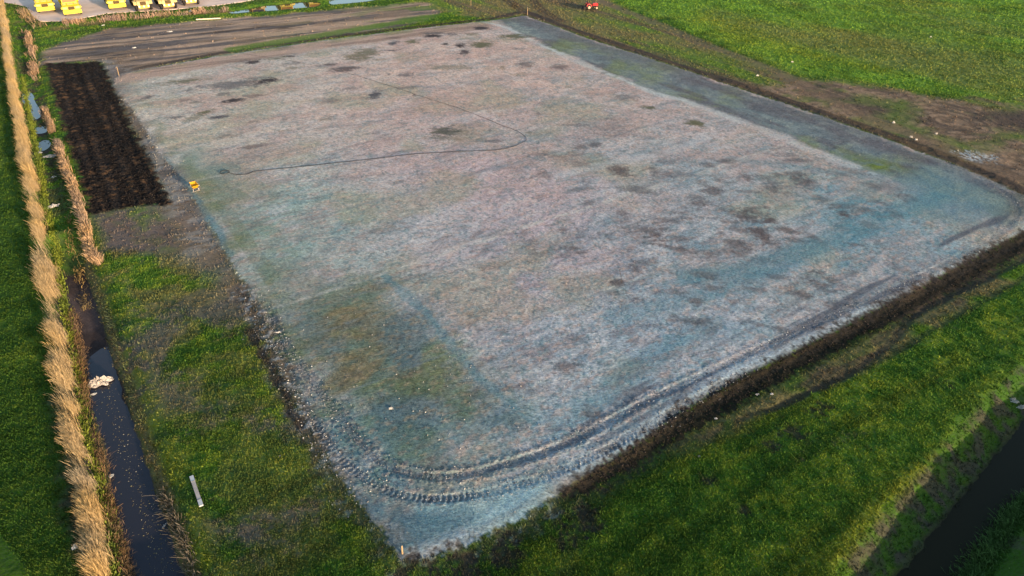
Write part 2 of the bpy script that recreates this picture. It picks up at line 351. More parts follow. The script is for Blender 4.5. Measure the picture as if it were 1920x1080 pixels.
        fc = lay(fc, col3(*c_), np.exp(-(qa*qa+qb*qb)*.9)*k_*(.55+.9*np.clip(zn, 0, 1)).clip(0, 1.25))
    fc = lay(fc, cC, np.clip(ss(.42, .80, n_a*.6+n_mid*.4)*.40+.30*right_t*ss(.35, .6, n_mid), 0, 1))
    fc = lay(fc, col3(.17,.15,.155), ss(.52, .85, n_a*.5+n_b*.5)*.62*(1-.6*far_t))
    fc = lay(fc, col3(.40,.41,.43), ss(.50, .95, fbs(A*.7, B*1.6, .8, 51, 4))*.72*(1-.4*far_t))
    fc = lay(fc, col3(.215,.225,.165), ss(.50, .90, fbs(x, y, .18, 53, 4))*.45)
    fc = lay(fc, col3(.33,.265,.255), ss(.40, .80, fbs(A*.6, B*.9, .4, 55, 4))*.55*(.35+.65*far_t))
    sp1 = fbs(A*.8, B*1.3, 3.0, 81, 2); sp2 = fbs(A, B, 4.5, 83, 2)
    fc = lay(fc, col3(.36,.30,.275), ss(.60, .92, sp1)*.45)
    fc = lay(fc, col3(.115,.175,.195), ss(.60, .92, sp2)*.50)
    fc = fc*(1+.60*(n_fine-.5)+.22*(n_sm-.5))[:, None]
    def fp(poly, c, soft=.8, k=1.0, wk=1.0, mar=5.0):
        nonlocal fc
        m = ss(-soft, soft, sdp(x, y, poly, mar)+wob*wk)*k
        fc = lay(fc, c, m); return m
    # greener thin patch near the left corner
    thin = lay(np.repeat(col3(.110,.150,.125)[None], len(x), 0), col3(.155,.145,.095), ss(.40, .85, n_a))
    thin = lay(thin, col3(.085,.125,.150), ss(.35, .85, fbs(x, y, .22, 57, 4))*.75)
    thin = lay(thin, col3(.115,.150,.060), ss(.50, .95, fbs(x, y, .30, 59, 4))*.6)
    thin = lay(thin, col3(.22,.20,.15), ss(.62, .95, sp1)*.5); thin = thin*.80*(1+.7*(n_fine-.5)+.5*(n_sm-.5))[:, None]
    fp([(490,572),(560,556),(640,540),(715,524),(750,552),(800,600),(860,660),(905,720),(930,760),(860,800),(800,880),(735,876),(690,845),(640,785),(560,690)], thin, 2.6, .85, 4.5, 9.0)
    fp([(330,322),(372,330),(425,318),(500,370),(470,400),(520,470),(560,520),(490,575),(440,500),(370,385)], lay(thin, col3(.20,.235,.215), np.full(n, .35)), 2.0, .75, 3.0, 7)
    fp([(318,290),(385,270),(405,300),(430,330),(350,330)], col3(.17,.225,.215), 1.5, .6, 2.0)
    # slate strip along the right edge
    slate = lay(np.repeat(col3(.115,.150,.170)[None], len(x), 0), col3(.185,.225,.225), ss(.35, .80, n_mid*.6+n_sm*.4))
    slate = lay(slate, col3(.080,.088,.105), ss(.45, .85, fbs(A*1.2, B*.3, .5, 61, 4))*.8)
    slate = lay(slate, col3(.115,.150,.072), ss(.45, .85, fbs(x, y*.8, .22, 63, 4)*.7+n_sm*.3)*.6); slate = lay(slate, col3(.085,.092,.108), ss(4.5, 1.5, sd_f+(n_mid-.5)*4)*.65); slate = slate*1.0*(1+.5*(n_fine-.5)+.4*(n_sm-.5))[:, None]
    STRIP = [(930,38),(958,55),(972,62),(955,70),(1000,72),(1012,84),(1060,104),(1112,128),(1165,148),(1218,172),(1290,192),(1345,212),(1440,245),(1510,275),(1580,304),
             (1640,325),(1690,345),(1800,395),(1840,400),(1880,420),(1960,410),(1925,372),(1850,335),(1700,276),(1500,205),(1300,138),(1100,72),(985,30)]
    m_st = fp(STRIP, slate, .8, .92, 2.0)
    d, s, g = dlp(x, y, [(905,42),(945,52),(968,62),(985,72),(1010,84),(1060,106),(1112,130),(1165,150),(1218,173),(1290,193),(1345,213),(1440,248),(1510,280),(1600,315)])
    fc = lay(fc, col3(.40,.45,.47), ss(.9, .15, d+wob*1.3)*(.25+.6*ss(.3, .7, n_mid)))
    fp([(1560,290),(1640,300),(1690,318),(1655,326),(1610,312)], lay(np.repeat(col3(.13,.175,.055)[None], len(x), 0), col3(.11,.15,.14), ss(.4, .7, n_sm)), 1.2, .8, 3.0)
    # blue corner
    fp([(1670,335),(1740,315),(1830,345),(1885,385),(1880,405),(1830,425),(1740,410),(1690,370)], lay(np.repeat(col3(.120,.185,.225)[None], len(x), 0), col3(.17,.22,.235), ss(.35, .8, n_sm*.5+n_mid*.5)), 1.6, .75, 2.6)
    # blue streaks in the right part
    for ln, w, k in (([(1500,590),(1400,500),(1560,470),(1700,430)],1.2,.0),([(1290,520),(1400,510),(1500,475),(1620,425),(1760,370)],1.6,.6),([(1100,760),(1200,690),(1330,610)],1.2,.35),
                     ([(1150,600),(1300,560),(1450,520)],1.3,.35),([(720,520),(800,590),(880,690),(1000,800)],.45,.45),([(305,297),(345,345),(390,410),(430,480)],.5,.6),
                     ([(1370,300),(1520,320),(1650,335)],.9,.3),([(1560,420),(1600,380),(1640,345)],1.0,.35)):
        d, s, g = dlp(x, y, ln); fc = lay(fc, col3(.10,.180,.215), ss(w, w*.3, d+wob*.5)*k)
    # dark drag marks parallel with the near edge
    dm1 = sdp(x, y, [(1180,720),(1330,672),(1480,590),(1600,520),(1740,455),(1860,400),(1900,420),(1850,460),(1680,550),(1500,640),(1380,700),(1230,775),(1130,820)], 5.0)
    fc = lay(fc, col3(.085,.095,.115), ss(-1.5, 1.0, dm1+wob*1.5)*ss(.40, .58, fbs(A*.08, B*1.3, 1.0, 65, 3))*.85)
    # pale spray edge
    d, s, g = dlp(x, y, [(790,1046),(860,1020),(930,985),(1000,942),(1080,890),(1170,838),(1270,770),(1380,706),(1490,654),(1600,600),(1700,546),(1800,494),(1900,440),(1990,395)])
    wl = .95*ss(55, 16, dist)+.14
    fc = lay(fc, col3(.33,.405,.47), ss(wl, wl*.15, d+wob*.7)*(.55+.25*ss(.3, .7, n_sm)))
    d, s, g = dlp(x, y, [(820,968),(870,955),(930,960),(990,930)]); fc = lay(fc, col3(.25,.35,.38), ss(1.4, .4, d+wob)*.7)
    d, s, g = dlp(x, y, [(600,850),(650,930),(715,1010)]); fc = lay(fc, col3(.30,.33,.35), ss(1.1, .4, d+wob*.8)*.5)
    fp([(655,925),(700,945),(780,960),(870,960),(900,975),(850,1010),(770,1042),(750,1040),(700,975)], lay(np.repeat(col3(.078,.128,.158)[None], len(x), 0), col3(.12,.175,.21), ss(.4, .75, n_mid)), .7, .85, .9)
    # wheel tracks from the gate, left
    d, s, g = dlp(x, y, [(1320,262),(1260,285),(1180,300),(1050,330)]); fc = lay(fc, col3(.40,.43,.46), ss(1.0, .3, d+wob*.8)*.35)
    # straw coloured far rim
    ln = [(222,150),(400,118),(600,88),(800,62),(900,50)]
    d, s, g = dlp(x, y, ln)
    rim = ss(2.6, 1.2, d+(n_mid-.5)*1.0)
    fc = lay(fc, lay(np.repeat(col3(.300,.255,.235)[None], len(x), 0), col3(.20,.165,.15), ss(.45, .62, st)), rim*.85)
    rl = np.random.default_rng(17)
    for _ in range(34):
        b0 = rl.uniform(np.percentile(B, 2), np.percentile(B, 98)) if False else rl.uniform(-12, 95); a0 = rl.uniform(-30, 60); La = rl.uniform(12, 45); hw = rl.uniform(.10, .24)*(1+b0/90)
        q = np.abs(B-b0+(n_mid-.5)*.5+(A-a0)*rl.normal(0, .012))
        m = ss(hw, hw*.2, q)*ss(La, La*.6, np.abs(A-a0))*ss(.25, .6, n_sm)
        m = m*(1-m_st)
        fc = lay(fc, col3(.14,.17,.19) if rl.random() < .6 else col3(.40,.41,.40), m*rl.uniform(.25, .55))
    lum = (fc*np.array([.3,.59,.11])).sum(1, keepdims=True)
    fc = np.clip(lum+(fc-lum)*1.45, .01, .8)*(np.array([1.02, 1.0, .985])+np.array([.05, .0, -.045])*far_t[:, None])  # low-sun warmth tinted in towards the far end
    # tyre prints
    mud = col3(.080,.088,.105)
    for cc_, ll_, fd in ((c_o, l_o, 1.0), (c_i, l_i, fade_i)):
        fc = lay(fc, mud*1.1, np.clip(cc_*fd*.66, 0, 1))
        fc = lay(fc, col3(.20,.25,.29), np.clip(ll_*fd, 0, 1)*.6)
    fc = lay(fc, mud*1.15, np.clip(b_o*ss(.45, .62, n_fine)*.6+b_i*ss(.45, .62, n_fine)*.7*fade_i, 0, 1))
    # worn spots
    n_st = fbs(x*.9, y*2.2, .75, 85, 3)
    KC = [col3(.085,.085,.095), col3(.115,.115,.075), col3(.085,.070,.073), col3(.050,.044,.048)]
    rs = np.random.default_rng(5); spots = [(a, b, c*(.8 if b > 280 else 1), d*(.8 if b > 280 else 1), k, q) for a, b, c, d, k, q in SPOTS]
    for _ in range(110):
        a, b = rs.uniform(1080, 1720), rs.uniform(285, 620)
        b = 285+round((b-285+(a-1080)*.18)/34)*34-(a-1080)*.18+rs.normal(0, 6)
        spots.append((a, b, rs.uniform(7, 22), rs.uniform(3, 6.5), rs.uniform(.2, .6), int(rs.integers(0, 2))*2))
    for _ in range(60):
        spots.append((rs.uniform(320, 1150), rs.uniform(75, 300), rs.uniform(4, 22), rs.uniform(1.5, 4), rs.uniform(.1, .45), int(rs.integers(0, 3))))
    for (sx, sy, rx, ry, k, kind) in spots:
        c = unproj((sx, sy))[0]; ex = unproj((sx+rx, sy))[0]-c; ey = unproj((sx, sy+ry))[0]-c
        lx = np.hypot(*ex); ly = np.hypot(*ey)
        m = (np.abs(x-c[0]) < 2.5*lx+2) & (np.abs(y-c[1]) < 2.5*ly+2)
        if not m.any(): continue
        tx, ty = c/np.hypot(*c)
        qx = ((x[m]-c[0])*ex[0]+(y[m]-c[1])*ex[1])/(lx*lx); qy = ((x[m]-c[0])*ey[0]+(y[m]-c[1])*ey[1])/(ly*ly)
        q = np.hypot(qx, qy) + (n_st[m]-.5)*1.5*(1.0 if sy > 280 else .6) + (n_fine[m]-.5)*.9
        w = (ss(1.75, .15, q) if sy > 280 else ss(1.4, .4, q))*min(1, k*(.95 if sy > 280 else 1.35))
        fc[m] = fc[m] + (KC[kind]-fc[m])*w[:, None]
    # seam of soil marks across the field
    fmask = ss(-.15, .15, sd_f + wob*.35 + (n_fine-.5)*.5)
    leftfade = 1-.55*ss(3.0, 0, sd_f)*ss(.35, .6, n_mid)*(x < 0)*(y > 25)
    col = lay(col, fc, fmask*leftfade)
    veg = np.where(fmask > .5, .55, veg); grain = grain + .28*fmask; clod = clod + .18*fmask
    d, s, g = dlp(x, y, [(452,545),(490,610),(522,690),(556,760),(596,840),(640,910),(700,990),(745,1050),(775,1066),(850,1046),(930,1012),(1010,970),(1090,915)])
    m = ss(1.15, .1, d+(n_sm-.5)*1.3+(n_fine-.5)*.5)
    sgm = lay(np.repeat((BROWN*.75+GREYSOIL*.2)[None], len(x), 0), SOIL*1.5, ss(.42, .62, n_fine*.5+n_sm*.5))
    sgm = lay(sgm, col3(.27,.28,.29), ss(.56, .72, sp1*.5+n_fine*.5)*.8)
    lower = ss(24, 19, y)
    sgm = lay(sgm, SOIL*1.4, ss(.3, .6, n_sm)*lower*.8)
    col = lay(col, sgm, m*(.85-.35*lower)); veg = veg*(1-.6*m)
    d, s, g = dlp(x, y, [(470,620),(492,665),(520,712),(540,760),(562,800)])
    m = ss(.42, .1, d+(n_sm-.5)*.5); col = lay(col, SOIL*1.5, m*.8)
    # thin pale line + fringe outside the right edge and dark bank
    rc = lay(np.repeat((SOIL*1.9)[None], len(x), 0), BROWN*.55, ss(.40, .6, fbs(A*2, B*.2, .8, 67, 2)))
    col = lay(col, rc, rid*.95*(1-.25*fmask)); veg = veg*(1-.9*rid); clod = clod + rid*.5
    sc = lay(np.repeat((SOIL*.70)[None], len(x), 0), SOIL*1.15, ss(.40, .70, n_fine*.6+n_sm*.4))
    sc = lay(sc, BROWN*.45, ss(.52, .8, n_a)*ss(20, 40, A)*.6)
    sc = lay(sc, BROWN*.28, ss(.50, .85, fbs(A*.06, B*2.0, 1.0, 87, 3))*.8)
    sc = lay(sc, SOIL*.45, ss(.55, .85, fbs(A*.06, B*2.4, 1.0, 89, 3))*.8)
    col = lay(col, sc, near_soil*.97); veg = veg*(1-.95*near_soil); clod = clod+near_soil*.4
    ol = ss(-.4, .5, sdp(x, y, OLIVE, 5.0)+wob*.9)*(1-near_soil)
    oc = lay(np.repeat((OLIV*.80+BROWN*.15)[None], len(x), 0), G_MID*.7, ss(.46, .72, n_mid))
    oc = lay(oc, BROWN*.6, ss(.50, .64, fbs(A*.2, B*1.1, .8, 69, 3))*.8)
    col = lay(col, oc, ol*.95); veg = veg*(1-.55*ol)
    for ln, w, k in (([(1440,770),(1560,715),(1640,668),(1695,615),(1735,577),(1800,548),(1930,485)],.22,.6),([(1380,790),(1500,745),(1600,700),(1680,660),(1760,612),(1930,515)],.2,.4),
                     ([(1640,640),(1700,600),(1770,560),(1930,478)],.28,.5),([(1060,1070),(1090,980),(1140,920),(1230,860),(1400,800)],.5,.25)):
        d, s, g = dlp(x, y, ln); m = ss(w*1.3, w*.5, d+(n_sm-.5)*.3)*k
        col = lay(col, SOIL*1.5, m); veg = veg*(1-.8*m); z = z-.05*m
    # bare dark spots in the near meadow
    for (sx, sy, r) in ((1488,805,.75),(1535,770,.6),(1440,838,.5),(1100,975,.9),(1070,1005,.8),(1330,905,.4),(960,1040,.9),(870,1062,1.0),(760,1072,.8),(1395,955,.3),(1780,720,.4),(820,1075,.8)):
        c = unproj((sx, sy))[0]; q = np.hypot(x-c[0], y-c[1])/r
        m = ss(1.2, .1, q+(n_sm-.5)*2.0+(n_fine-.5)*2.0)*.8
        col = lay(col, SOIL*1.3, m); veg = veg*(1-.6*m)
    d, s, g = dlp(x, y, [(1575,1060),(1640,975),(1700,915),(1765,872),(1830,818),(1900,760)])
    col = lay(col, G_YEL*.9, ss(.9, .2, d+(n_sm-.5)*.9)*.75)
    # ---------------- tilled plot
    furrow = fbs(A*1.1, B*.16, 1.0, 71, 2)
    pc = lay(np.repeat((SOIL*.62)[None], len(x), 0), SOIL*1.5, ss(.45, .8, furrow)*.5)
    fl = fbs(A*1.6, B*3.4, 1.15, 73, 2)
    pc = lay(pc, col3(.120,.068,.036), ss(.62, .80, fl)*ss(.15, .5, fbs(A*.7, B*.5, .35, 75, 2))*.85)
    for fx_ in (.25, .5, .72, .88):
        q0 = unproj([(90+fx_*105,120),(168+fx_*152,395-fx_*10)])
        d, s, g = d_line(x, y, q0); pc = lay(pc, SOIL*.45, ss(.5, .15, d)*.8)
    col = lay(col, pc, inplot); veg = veg*(1-inplot); clod = clod+inplot*1.0; grain = grain+.4*inplot
    # ---------------- ditches
    MUD = col3(.070,.054,.052)
    m = ss(-.30, .05, dl_w+(n_sm-.5)*.35)
    col = lay(col, lay(np.repeat(MUD[None], len(x), 0), MUD*.55, ss(.4, .62, n_mid)), m); veg = veg*(1-m)
    low_ = ss(34, 22, y); rb = ss(-1.3-.9*low_, -.5-.5*low_, dl_w+(n_sm-.5)*1.3)*(1-m)
    dcl = d_line(x, y, unproj([(128,470),(200,690),(235,850),(305,1130)], ZL), 8.0)[2]
    sd_right = dcl > 0
    col = lay(col, SOIL*1.9, rb*np.where(sd_right, .85, .25)); veg = veg*(1-.75*rb*np.where(sd_right, 1, .3))
    lb = ss(-2.2, -.9, dl_w)*(1-m)*(~sd_right)
    col = lay(col, G_YEL*.85, lb*ss(.40, .58, n_sm)*.7)
    col = lay(col, col3(.17,.12,.07), ss(-.9, -.35, dl_w)*(1-m)*(~sd_right)*.7)
    m = ss(-.45, .1, dr_w+(n_sm-.5)*.5)
    col = lay(col, SOIL*1.1, m); veg = veg*(1-m)
    rb = ss(-2.1, -1.6, dr_w+(n_sm-.5)*.7)*(1-m)*(~shade_dyke)
    col = lay(col, lay(np.repeat((GREYSOIL*.36)[None], len(x), 0), G_DARK*.95, ss(.34, .60, n_sm)), rb*.85)
    veg = veg*(1-.5*rb)
    m = shade_dyke*ss(.6, 1.6, dcr[0])*.9; col = lay(col, lay(np.repeat((G_DARK*.75)[None], len(x), 0), GREYSOIL*.4, ss(.55, .75, n_sm)*.6), m)
    m = ss(1.9, .7, du+(n_mid-.5)*1.2)
    uc = lay(np.repeat((G_MID*.8)[None], len(x), 0), SOIL*2.0, ss(.45, .6, n_sm*.5+n_mid*.5)*ss(30, 60, y))
    col = lay(col, uc, m*.85)
    # strip of rough grass by the yard
    m = ss(2.8, 1.2, dy_+(n_mid-.5)*1.5)
    yc = lay(np.repeat((G_MID*.95)[None], len(x), 0), OLIV*.9, ss(.42, .6, n_mid))
    col = lay(col, yc, m*.9); veg = np.maximum(veg, m)
    col = lay(col, SOIL*1.4, ss(2.2, 1.4, np.abs(yd+1.1)+1.0)*ss(-3, -.2, yd)*.35)
    for P in PUDS+YPUDS:
        q = sdp(x, y, P, 3.0); mm = ss(-.5, 0, q+(n_sm-.5)*.6)
        col = lay(col, SOIL*1.8, mm*.8); veg = veg*(1-mm)
    veg = veg*(yd < -.2)
    zone = np.zeros(n, int); zone[sd_f > 0] = 1; zone[(sd_p > 0)] = 2
    return z, np.clip(col, .004, .9), np.clip(grain, 0, 1), np.clip(clod, 0, 1.5), np.clip(veg, 0, 1), zone

def gz(x, y):
    return float(terrain(np.array([x], float), np.array([y], float), False)[0])
def at(px, py):                                   # photo pixel -> point on the real ground
    z = 0.0
    for _ in range(3):
        p = unproj((px, py), z)[0]; z = gz(p[0], p[1])
    return Vector((p[0], p[1], z))

# ------------------------------------------------------------------ materials
def mat(name, base=(.5,.5,.5), rough=.7, metal=0.0, spec=.3, noise=0.0, nscale=8.0, bump=0.0, bscale=30.0):
    m = bpy.data.materials.new(name); m.use_nodes = True
    t = m.node_tree; b = t.nodes['Principled BSDF']
    b.inputs['Base Color'].default_value = (*base, 1); b.inputs['Roughness'].default_value = rough
    b.inputs['Metallic'].default_value = metal; b.inputs['Specular IOR Level'].default_value = spec
    tc = t.nodes.new('ShaderNodeTexCoord')
    if noise > 0:
        nz = t.nodes.new('ShaderNodeTexNoise'); nz.inputs['Scale'].default_value = nscale; nz.inputs['Detail'].default_value = 5
        t.links.new(tc.outputs['Object'], nz.inputs['Vector'])
        mr = t.nodes.new('ShaderNodeMapRange'); mr.inputs[1].default_value = .3; mr.inputs[2].default_value = .7
        mr.inputs[3].default_value = 1-noise; mr.inputs[4].default_value = 1+noise
        t.links.new(nz.outputs['Fac'], mr.inputs[0])
        mx = t.nodes.new('ShaderNodeMix'); mx.data_type = 'RGBA'; mx.blend_type = 'MULTIPLY'; mx.inputs[0].default_value = 1
        mx.inputs[6].default_value = (*base, 1)
        t.links.new(mr.outputs[0], mx.inputs[7]); t.links.new(mx.outputs[2], b.inputs['Base Color'])
    if bump > 0:
        nb = t.nodes.new('ShaderNodeTexNoise'); nb.inputs['Scale'].default_value = bscale; nb.inputs['Detail'].default_value = 4
        t.links.new(tc.outputs['Object'], nb.inputs['Vector'])
        bp = t.nodes.new('ShaderNodeBump'); bp.inputs['Strength'].default_value = bump; bp.inputs['Distance'].default_value = .03
        t.links.new(nb.outputs['Fac'], bp.inputs['Height']); t.links.new(bp.outputs[0], b.inputs['Normal'])
    return m

def ground_material():
    m = bpy.data.materials.new('ground_cover'); m.use_nodes = True
    t = m.node_tree; N = t.nodes; L = t.links; b = N['Principled BSDF']
    b.inputs['Roughness'].default_value = 1.0; b.inputs['Specular IOR Level'].default_value = .08
    tc = N.new('ShaderNodeTexCoord')
    a = N.new('ShaderNodeAttribute'); a.attribute_name = 'tint'
    g = N.new('ShaderNodeAttribute'); g.attribute_name = 'grain'
    c = N.new('ShaderNodeAttribute'); c.attribute_name = 'clod'
    mp = N.new('ShaderNodeMapping'); mp.inputs['Rotation'].default_value = (0, 0, -math.atan2(E1[1], E1[0]))
    mp.inputs['Scale'].default_value = (.6, 1.25, 1)
    L.new(tc.outputs['Object'], mp.inputs['Vector'])
    def noise(scale, det, rough=.6, vec=mp):
        n = N.new('ShaderNodeTexNoise'); n.noise_dimensions = '3D'
        n.inputs['Scale'].default_value = scale; n.inputs['Detail'].default_value = det; n.inputs['Roughness'].default_value = rough
        L.new(vec.outputs[0], n.inputs['Vector']); return n
    n1 = noise(8.5, 6, .78); n2 = noise(3.2, 5, .75); n3 = noise(16., 3, .7)
    # brightness speckle, amount from the grain of the surface
    def mr(src, lo, hi, a0, a1):
        q = N.new('ShaderNodeMapRange'); q.inputs[1].default_value = lo; q.inputs[2].default_value = hi
        q.inputs[3].default_value = a0; q.inputs[4].default_value = a1; L.new(src, q.inputs[0]); return q
    f1 = mr(n1.outputs['Fac'], .32, .68, .35, 1.65)
    mixf = N.new('ShaderNodeMix'); mixf.data_type = 'FLOAT'; mixf.inputs[2].default_value = 1.0
    L.new(g.outputs['Fac'], mixf.inputs[0]); L.new(f1.outputs[0], mixf.inputs[3])
    mul = N.new('ShaderNodeMix'); mul.data_type = 'RGBA'; mul.blend_type = 'MULTIPLY'; mul.inputs[0].default_value = 1
    L.new(a.outputs['Color'], mul.inputs[6]); L.new(mixf.outputs[0], mul.inputs[7])
    # slight hue drift
    hs = N.new('ShaderNodeHueSaturation')
    h = mr(n2.outputs['Color'], .3, .7, .485, .515); L.new(h.outputs[0], hs.inputs['Hue'])
    s_ = mr(n3.outputs['Fac'], .3, .7, .75, 1.25); L.new(s_.outputs[0], hs.inputs['Saturation'])
    L.new(mul.outputs[2], hs.inputs['Color']); L.new(hs.outputs[0], b.inputs['Base Color'])
    ad = N.new('ShaderNodeMath'); ad.operation = 'ADD'; L.new(n1.outputs['Fac'], ad.inputs[0]); L.new(n2.outputs['Fac'], ad.inputs[1])
    bp = N.new('ShaderNodeBump'); bp.inputs['Distance'].default_value = .10
    L.new(ad.outputs[0], bp.inputs['Height']); L.new(c.outputs['Fac'], bp.inputs['Strength'])
    L.new(bp.outputs[0], b.inputs['Normal'])
    return m
GROUND = ground_material()

def tint_mat(name, rough=.85, trans=0.0, mottle=0.0):
    m = bpy.data.materials.new(name); m.use_nodes = True
    t = m.node_tree; b = t.nodes['Principled BSDF']
    b.inputs['Roughness'].default_value = rough; b.inputs['Specular IOR Level'].default_value = .12
    a = t.nodes.new('ShaderNodeAttribute'); a.attribute_name = 'tint'
    t.links.new(a.outputs['Color'], b.inputs['Base Color'])
    if trans > 0:
        tr = t.nodes.new('ShaderNodeBsdfTranslucent'); t.links.new(a.outputs['Color'], tr.inputs['Color'])
        mx = t.nodes.new('ShaderNodeMixShader'); mx.inputs[0].default_value = trans
        t.links.new(b.outputs[0], mx.inputs[1]); t.links.new(tr.outputs[0], mx.inputs[2])
        t.links.new(mx.outputs[0], t.nodes['Material Output'].inputs['Surface'])
    return m
BLADE = tint_mat('grass_blades', .8, .25)
REED = tint_mat('dry_reed', .75, .2)
CLOD = tint_mat('earth_crumbs', .95)

def raw_mesh(name, V, faces_flat, loop_start, loop_total, attrs=None, smooth=False, material=None):
    me = bpy.data.meshes.new(name)
    me.vertices.add(len(V)); me.vertices.foreach_set('co', np.asarray(V, np.float32).ravel())
    me.loops.add(len(faces_flat)); me.loops.foreach_set('vertex_index', np.asarray(faces_flat, np.int32))
    me.polygons.add(len(loop_start))
    me.polygons.foreach_set('loop_start', np.asarray(loop_start, np.int32))
    me.polygons.foreach_set('loop_total', np.asarray(loop_total, np.int32))
    me.update(calc_edges=True)
    if smooth: me.polygons.foreach_set('use_smooth', np.ones(len(loop_start), bool))
    for k, v in (attrs or {}).items():
        v = np.asarray(v, np.float32)
        if v.ndim == 2:
            at_ = me.attributes.new(k, 'FLOAT_COLOR', 'POINT')
            at_.data.foreach_set('color', np.hstack([v, np.ones((len(v), 1), np.float32)]).astype(np.float32).ravel())
        else:
            at_ = me.attributes.new(k, 'FLOAT', 'POINT'); at_.data.foreach_set('value', v)
    if material: me.materials.append(material)
    o = bpy.data.objects.new(name, me); C.objects.link(o)
    return o
def quads(name, V, Q, **k):
    Q = np.asarray(Q); n = len(Q)
    return raw_mesh(name, V, Q.ravel(), np.arange(n)*Q.shape[1], np.full(n, Q.shape[1]), **k)
def tag(o, label=None, cat=None, group=None, kind=None):
    if label: o['label'] = label
    if cat: o['category'] = cat
    if group: o['group'] = group
    if kind: o['kind'] = kind
    return o

# ------------------------------------------------------------------ ground: one terrain, fine where it is looked at, on to the horizon
def build_ground():
    az_f = np.linspace(-math.radians(60), math.radians(60), 1300)
    az_b = np.linspace(math.radians(60), math.radians(300), 90)[1:-1]
    az = np.concatenate([az_f, az_b]); na = len(az)
    r = np.concatenate([np.geomspace(.5, 12.0, 16)[:-1], np.geomspace(12.0, 185., 1150), np.geomspace(185., 9000., 30)[1:]]); nr = len(r)
    RR, AZ = np.meshgrid(r, az, indexing='ij')
    X = (RR*np.sin(AZ)).ravel(); Y = (RR*np.cos(AZ)).ravel()
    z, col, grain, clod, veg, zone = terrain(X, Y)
    V = np.stack([X, Y, z], 1)
    V = np.vstack([V, [[0, 0, 0]]]); 
    ext = lambda a: np.concatenate([a, a[:1]]) if a.ndim == 1 else np.vstack([a, a[:1]])
    col, grain, clod, zone = ext(col), ext(grain), ext(clod), ext(zone)
    i, j = np.meshgrid(np.arange(nr-1), np.arange(na), indexing='ij'); j2 = (j+1) % na
    Q = np.stack([i*na+j, i*na+j2, (i+1)*na+j2, (i+1)*na+j], -1).reshape(-1, 4)[:, ::-1]
    fz = np.min(zone[Q], 1)
    # centre fan closes the hole right under the camera
    cen = nr*na
    fan = np.stack([np.full(na, cen), (np.arange(na)+1) % na, np.arange(na)], 1)
    for zi, nm in ((0, 'ground'), (1, 'seeded_field'), (2, 'tilled_soil')):
        q = Q[fz == zi]
        used = np.zeros(len(V), bool); used[q.ravel()] = True
        if zi == 0: used[fan.ravel()] = True
        idx = np.cumsum(used)-1
        q = idx[q]
        if zi == 0:
            f2 = idx[fan]
            flat = np.concatenate([q.ravel(), f2.ravel()])
            tot = np.concatenate([np.full(len(q), 4), np.full(len(f2), 3)])
        else:
            flat = q.ravel(); tot = np.full(len(q), 4)
        st = np.concatenate([[0], np.cumsum(tot)[:-1]])
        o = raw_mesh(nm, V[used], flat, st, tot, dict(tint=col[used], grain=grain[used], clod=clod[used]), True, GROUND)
        tag(o, kind='structure')
build_ground()

# ------------------------------------------------------------------ water
def water_mat(name, base, rough=.04, wave=.25):
    m = mat(name, base, rough, 0, .5, bump=wave, bscale=3.0)
    m.node_tree.nodes['Principled BSDF'].inputs['IOR'].default_value = 1.33
    return m
WATER = water_mat('ditch_water_surface', (.020,.021,.030), .08, .10)
PUDDLE = water_mat('puddle_surface', (.020,.022,.024), .03, .05)
WATERD = water_mat('murky_water_surface', (.013,.013,.006), .25, .10)
WATERD.node_tree.nodes['Principled BSDF'].inputs['Specular IOR Level'].default_value = .16
def sheet(name, px, z, m, grow=.25):
    P = unproj(px, z); c = P.mean(0)
    P = smooth_line(np.vstack([P, P[:1]]), 3)[:-1]
    bm = bmesh.new()
    # grow outwards a little so that the uneven bank cuts the real shore line
    n = len(P); Q = []
    area = .5*np.sum(P[:, 0]*np.roll(P[:, 1], -1)-np.roll(P[:, 0], -1)*P[:, 1])
    for i in range(n):
        t = P[(i+1) % n]-P[i-1]; t /= np.hypot(*t)+1e-9
        nn = np.array([t[1], -t[0]])*(1 if area > 0 else -1)
        Q.append(P[i]+nn*grow)
    vs = [bm.verts.new((q[0], q[1], z)) for q in Q]
    f = bm.faces.new(vs)
    if f.normal.z < 0 or area < 0: bmesh.ops.reverse_faces(bm, faces=[f])
    bmesh.ops.triangulate(bm, faces=bm.faces[:])
    me = bpy.data.meshes.new(name); bm.to_mesh(me); bm.free(); me.materials.append(m)
    o = bpy.data.objects.new(name, me); C.objects.link(o); tag(o, kind='structure'); return o
sheet('ditch_water', WATER_LW, ZL, WATER)
sheet('ditch_water', WATER_R, ZR, WATERD)
for P in PUDS: sheet('puddle', P, ZP, PUDDLE, .12)
for P in YPUDS: sheet('puddle', P, ZY, PUDDLE, .10)

# concrete yard
def yard():
    m = mat('yard_concrete', (.62,.49,.42), .9, 0, .2, .16, .35, .25, 6)
    P = unproj(YARD); P = np.vstack([P[:1], P[1:]])
    bm = bmesh.new()
    top = [bm.verts.new((p[0], p[1], .03)) for p in P]; bot = [bm.verts.new((p[0], p[1], -.35)) for p in P]
    f = bm.faces.new(top); n = len(P)
    for i in range(n): bm.faces.new([top[i], bot[i], bot[(i+1) % n], top[(i+1) % n]])
    bmesh.ops.recalc_face_normals(bm, faces=bm.faces[:])
    bmesh.ops.triangulate(bm, faces=[f])
    me = bpy.data.meshes.new('concrete_yard'); bm.to_mesh(me); bm.free(); me.materials.append(m)
    o = bpy.data.objects.new('concrete_yard', me); C.objects.link(o); tag(o, kind='structure')
yard()

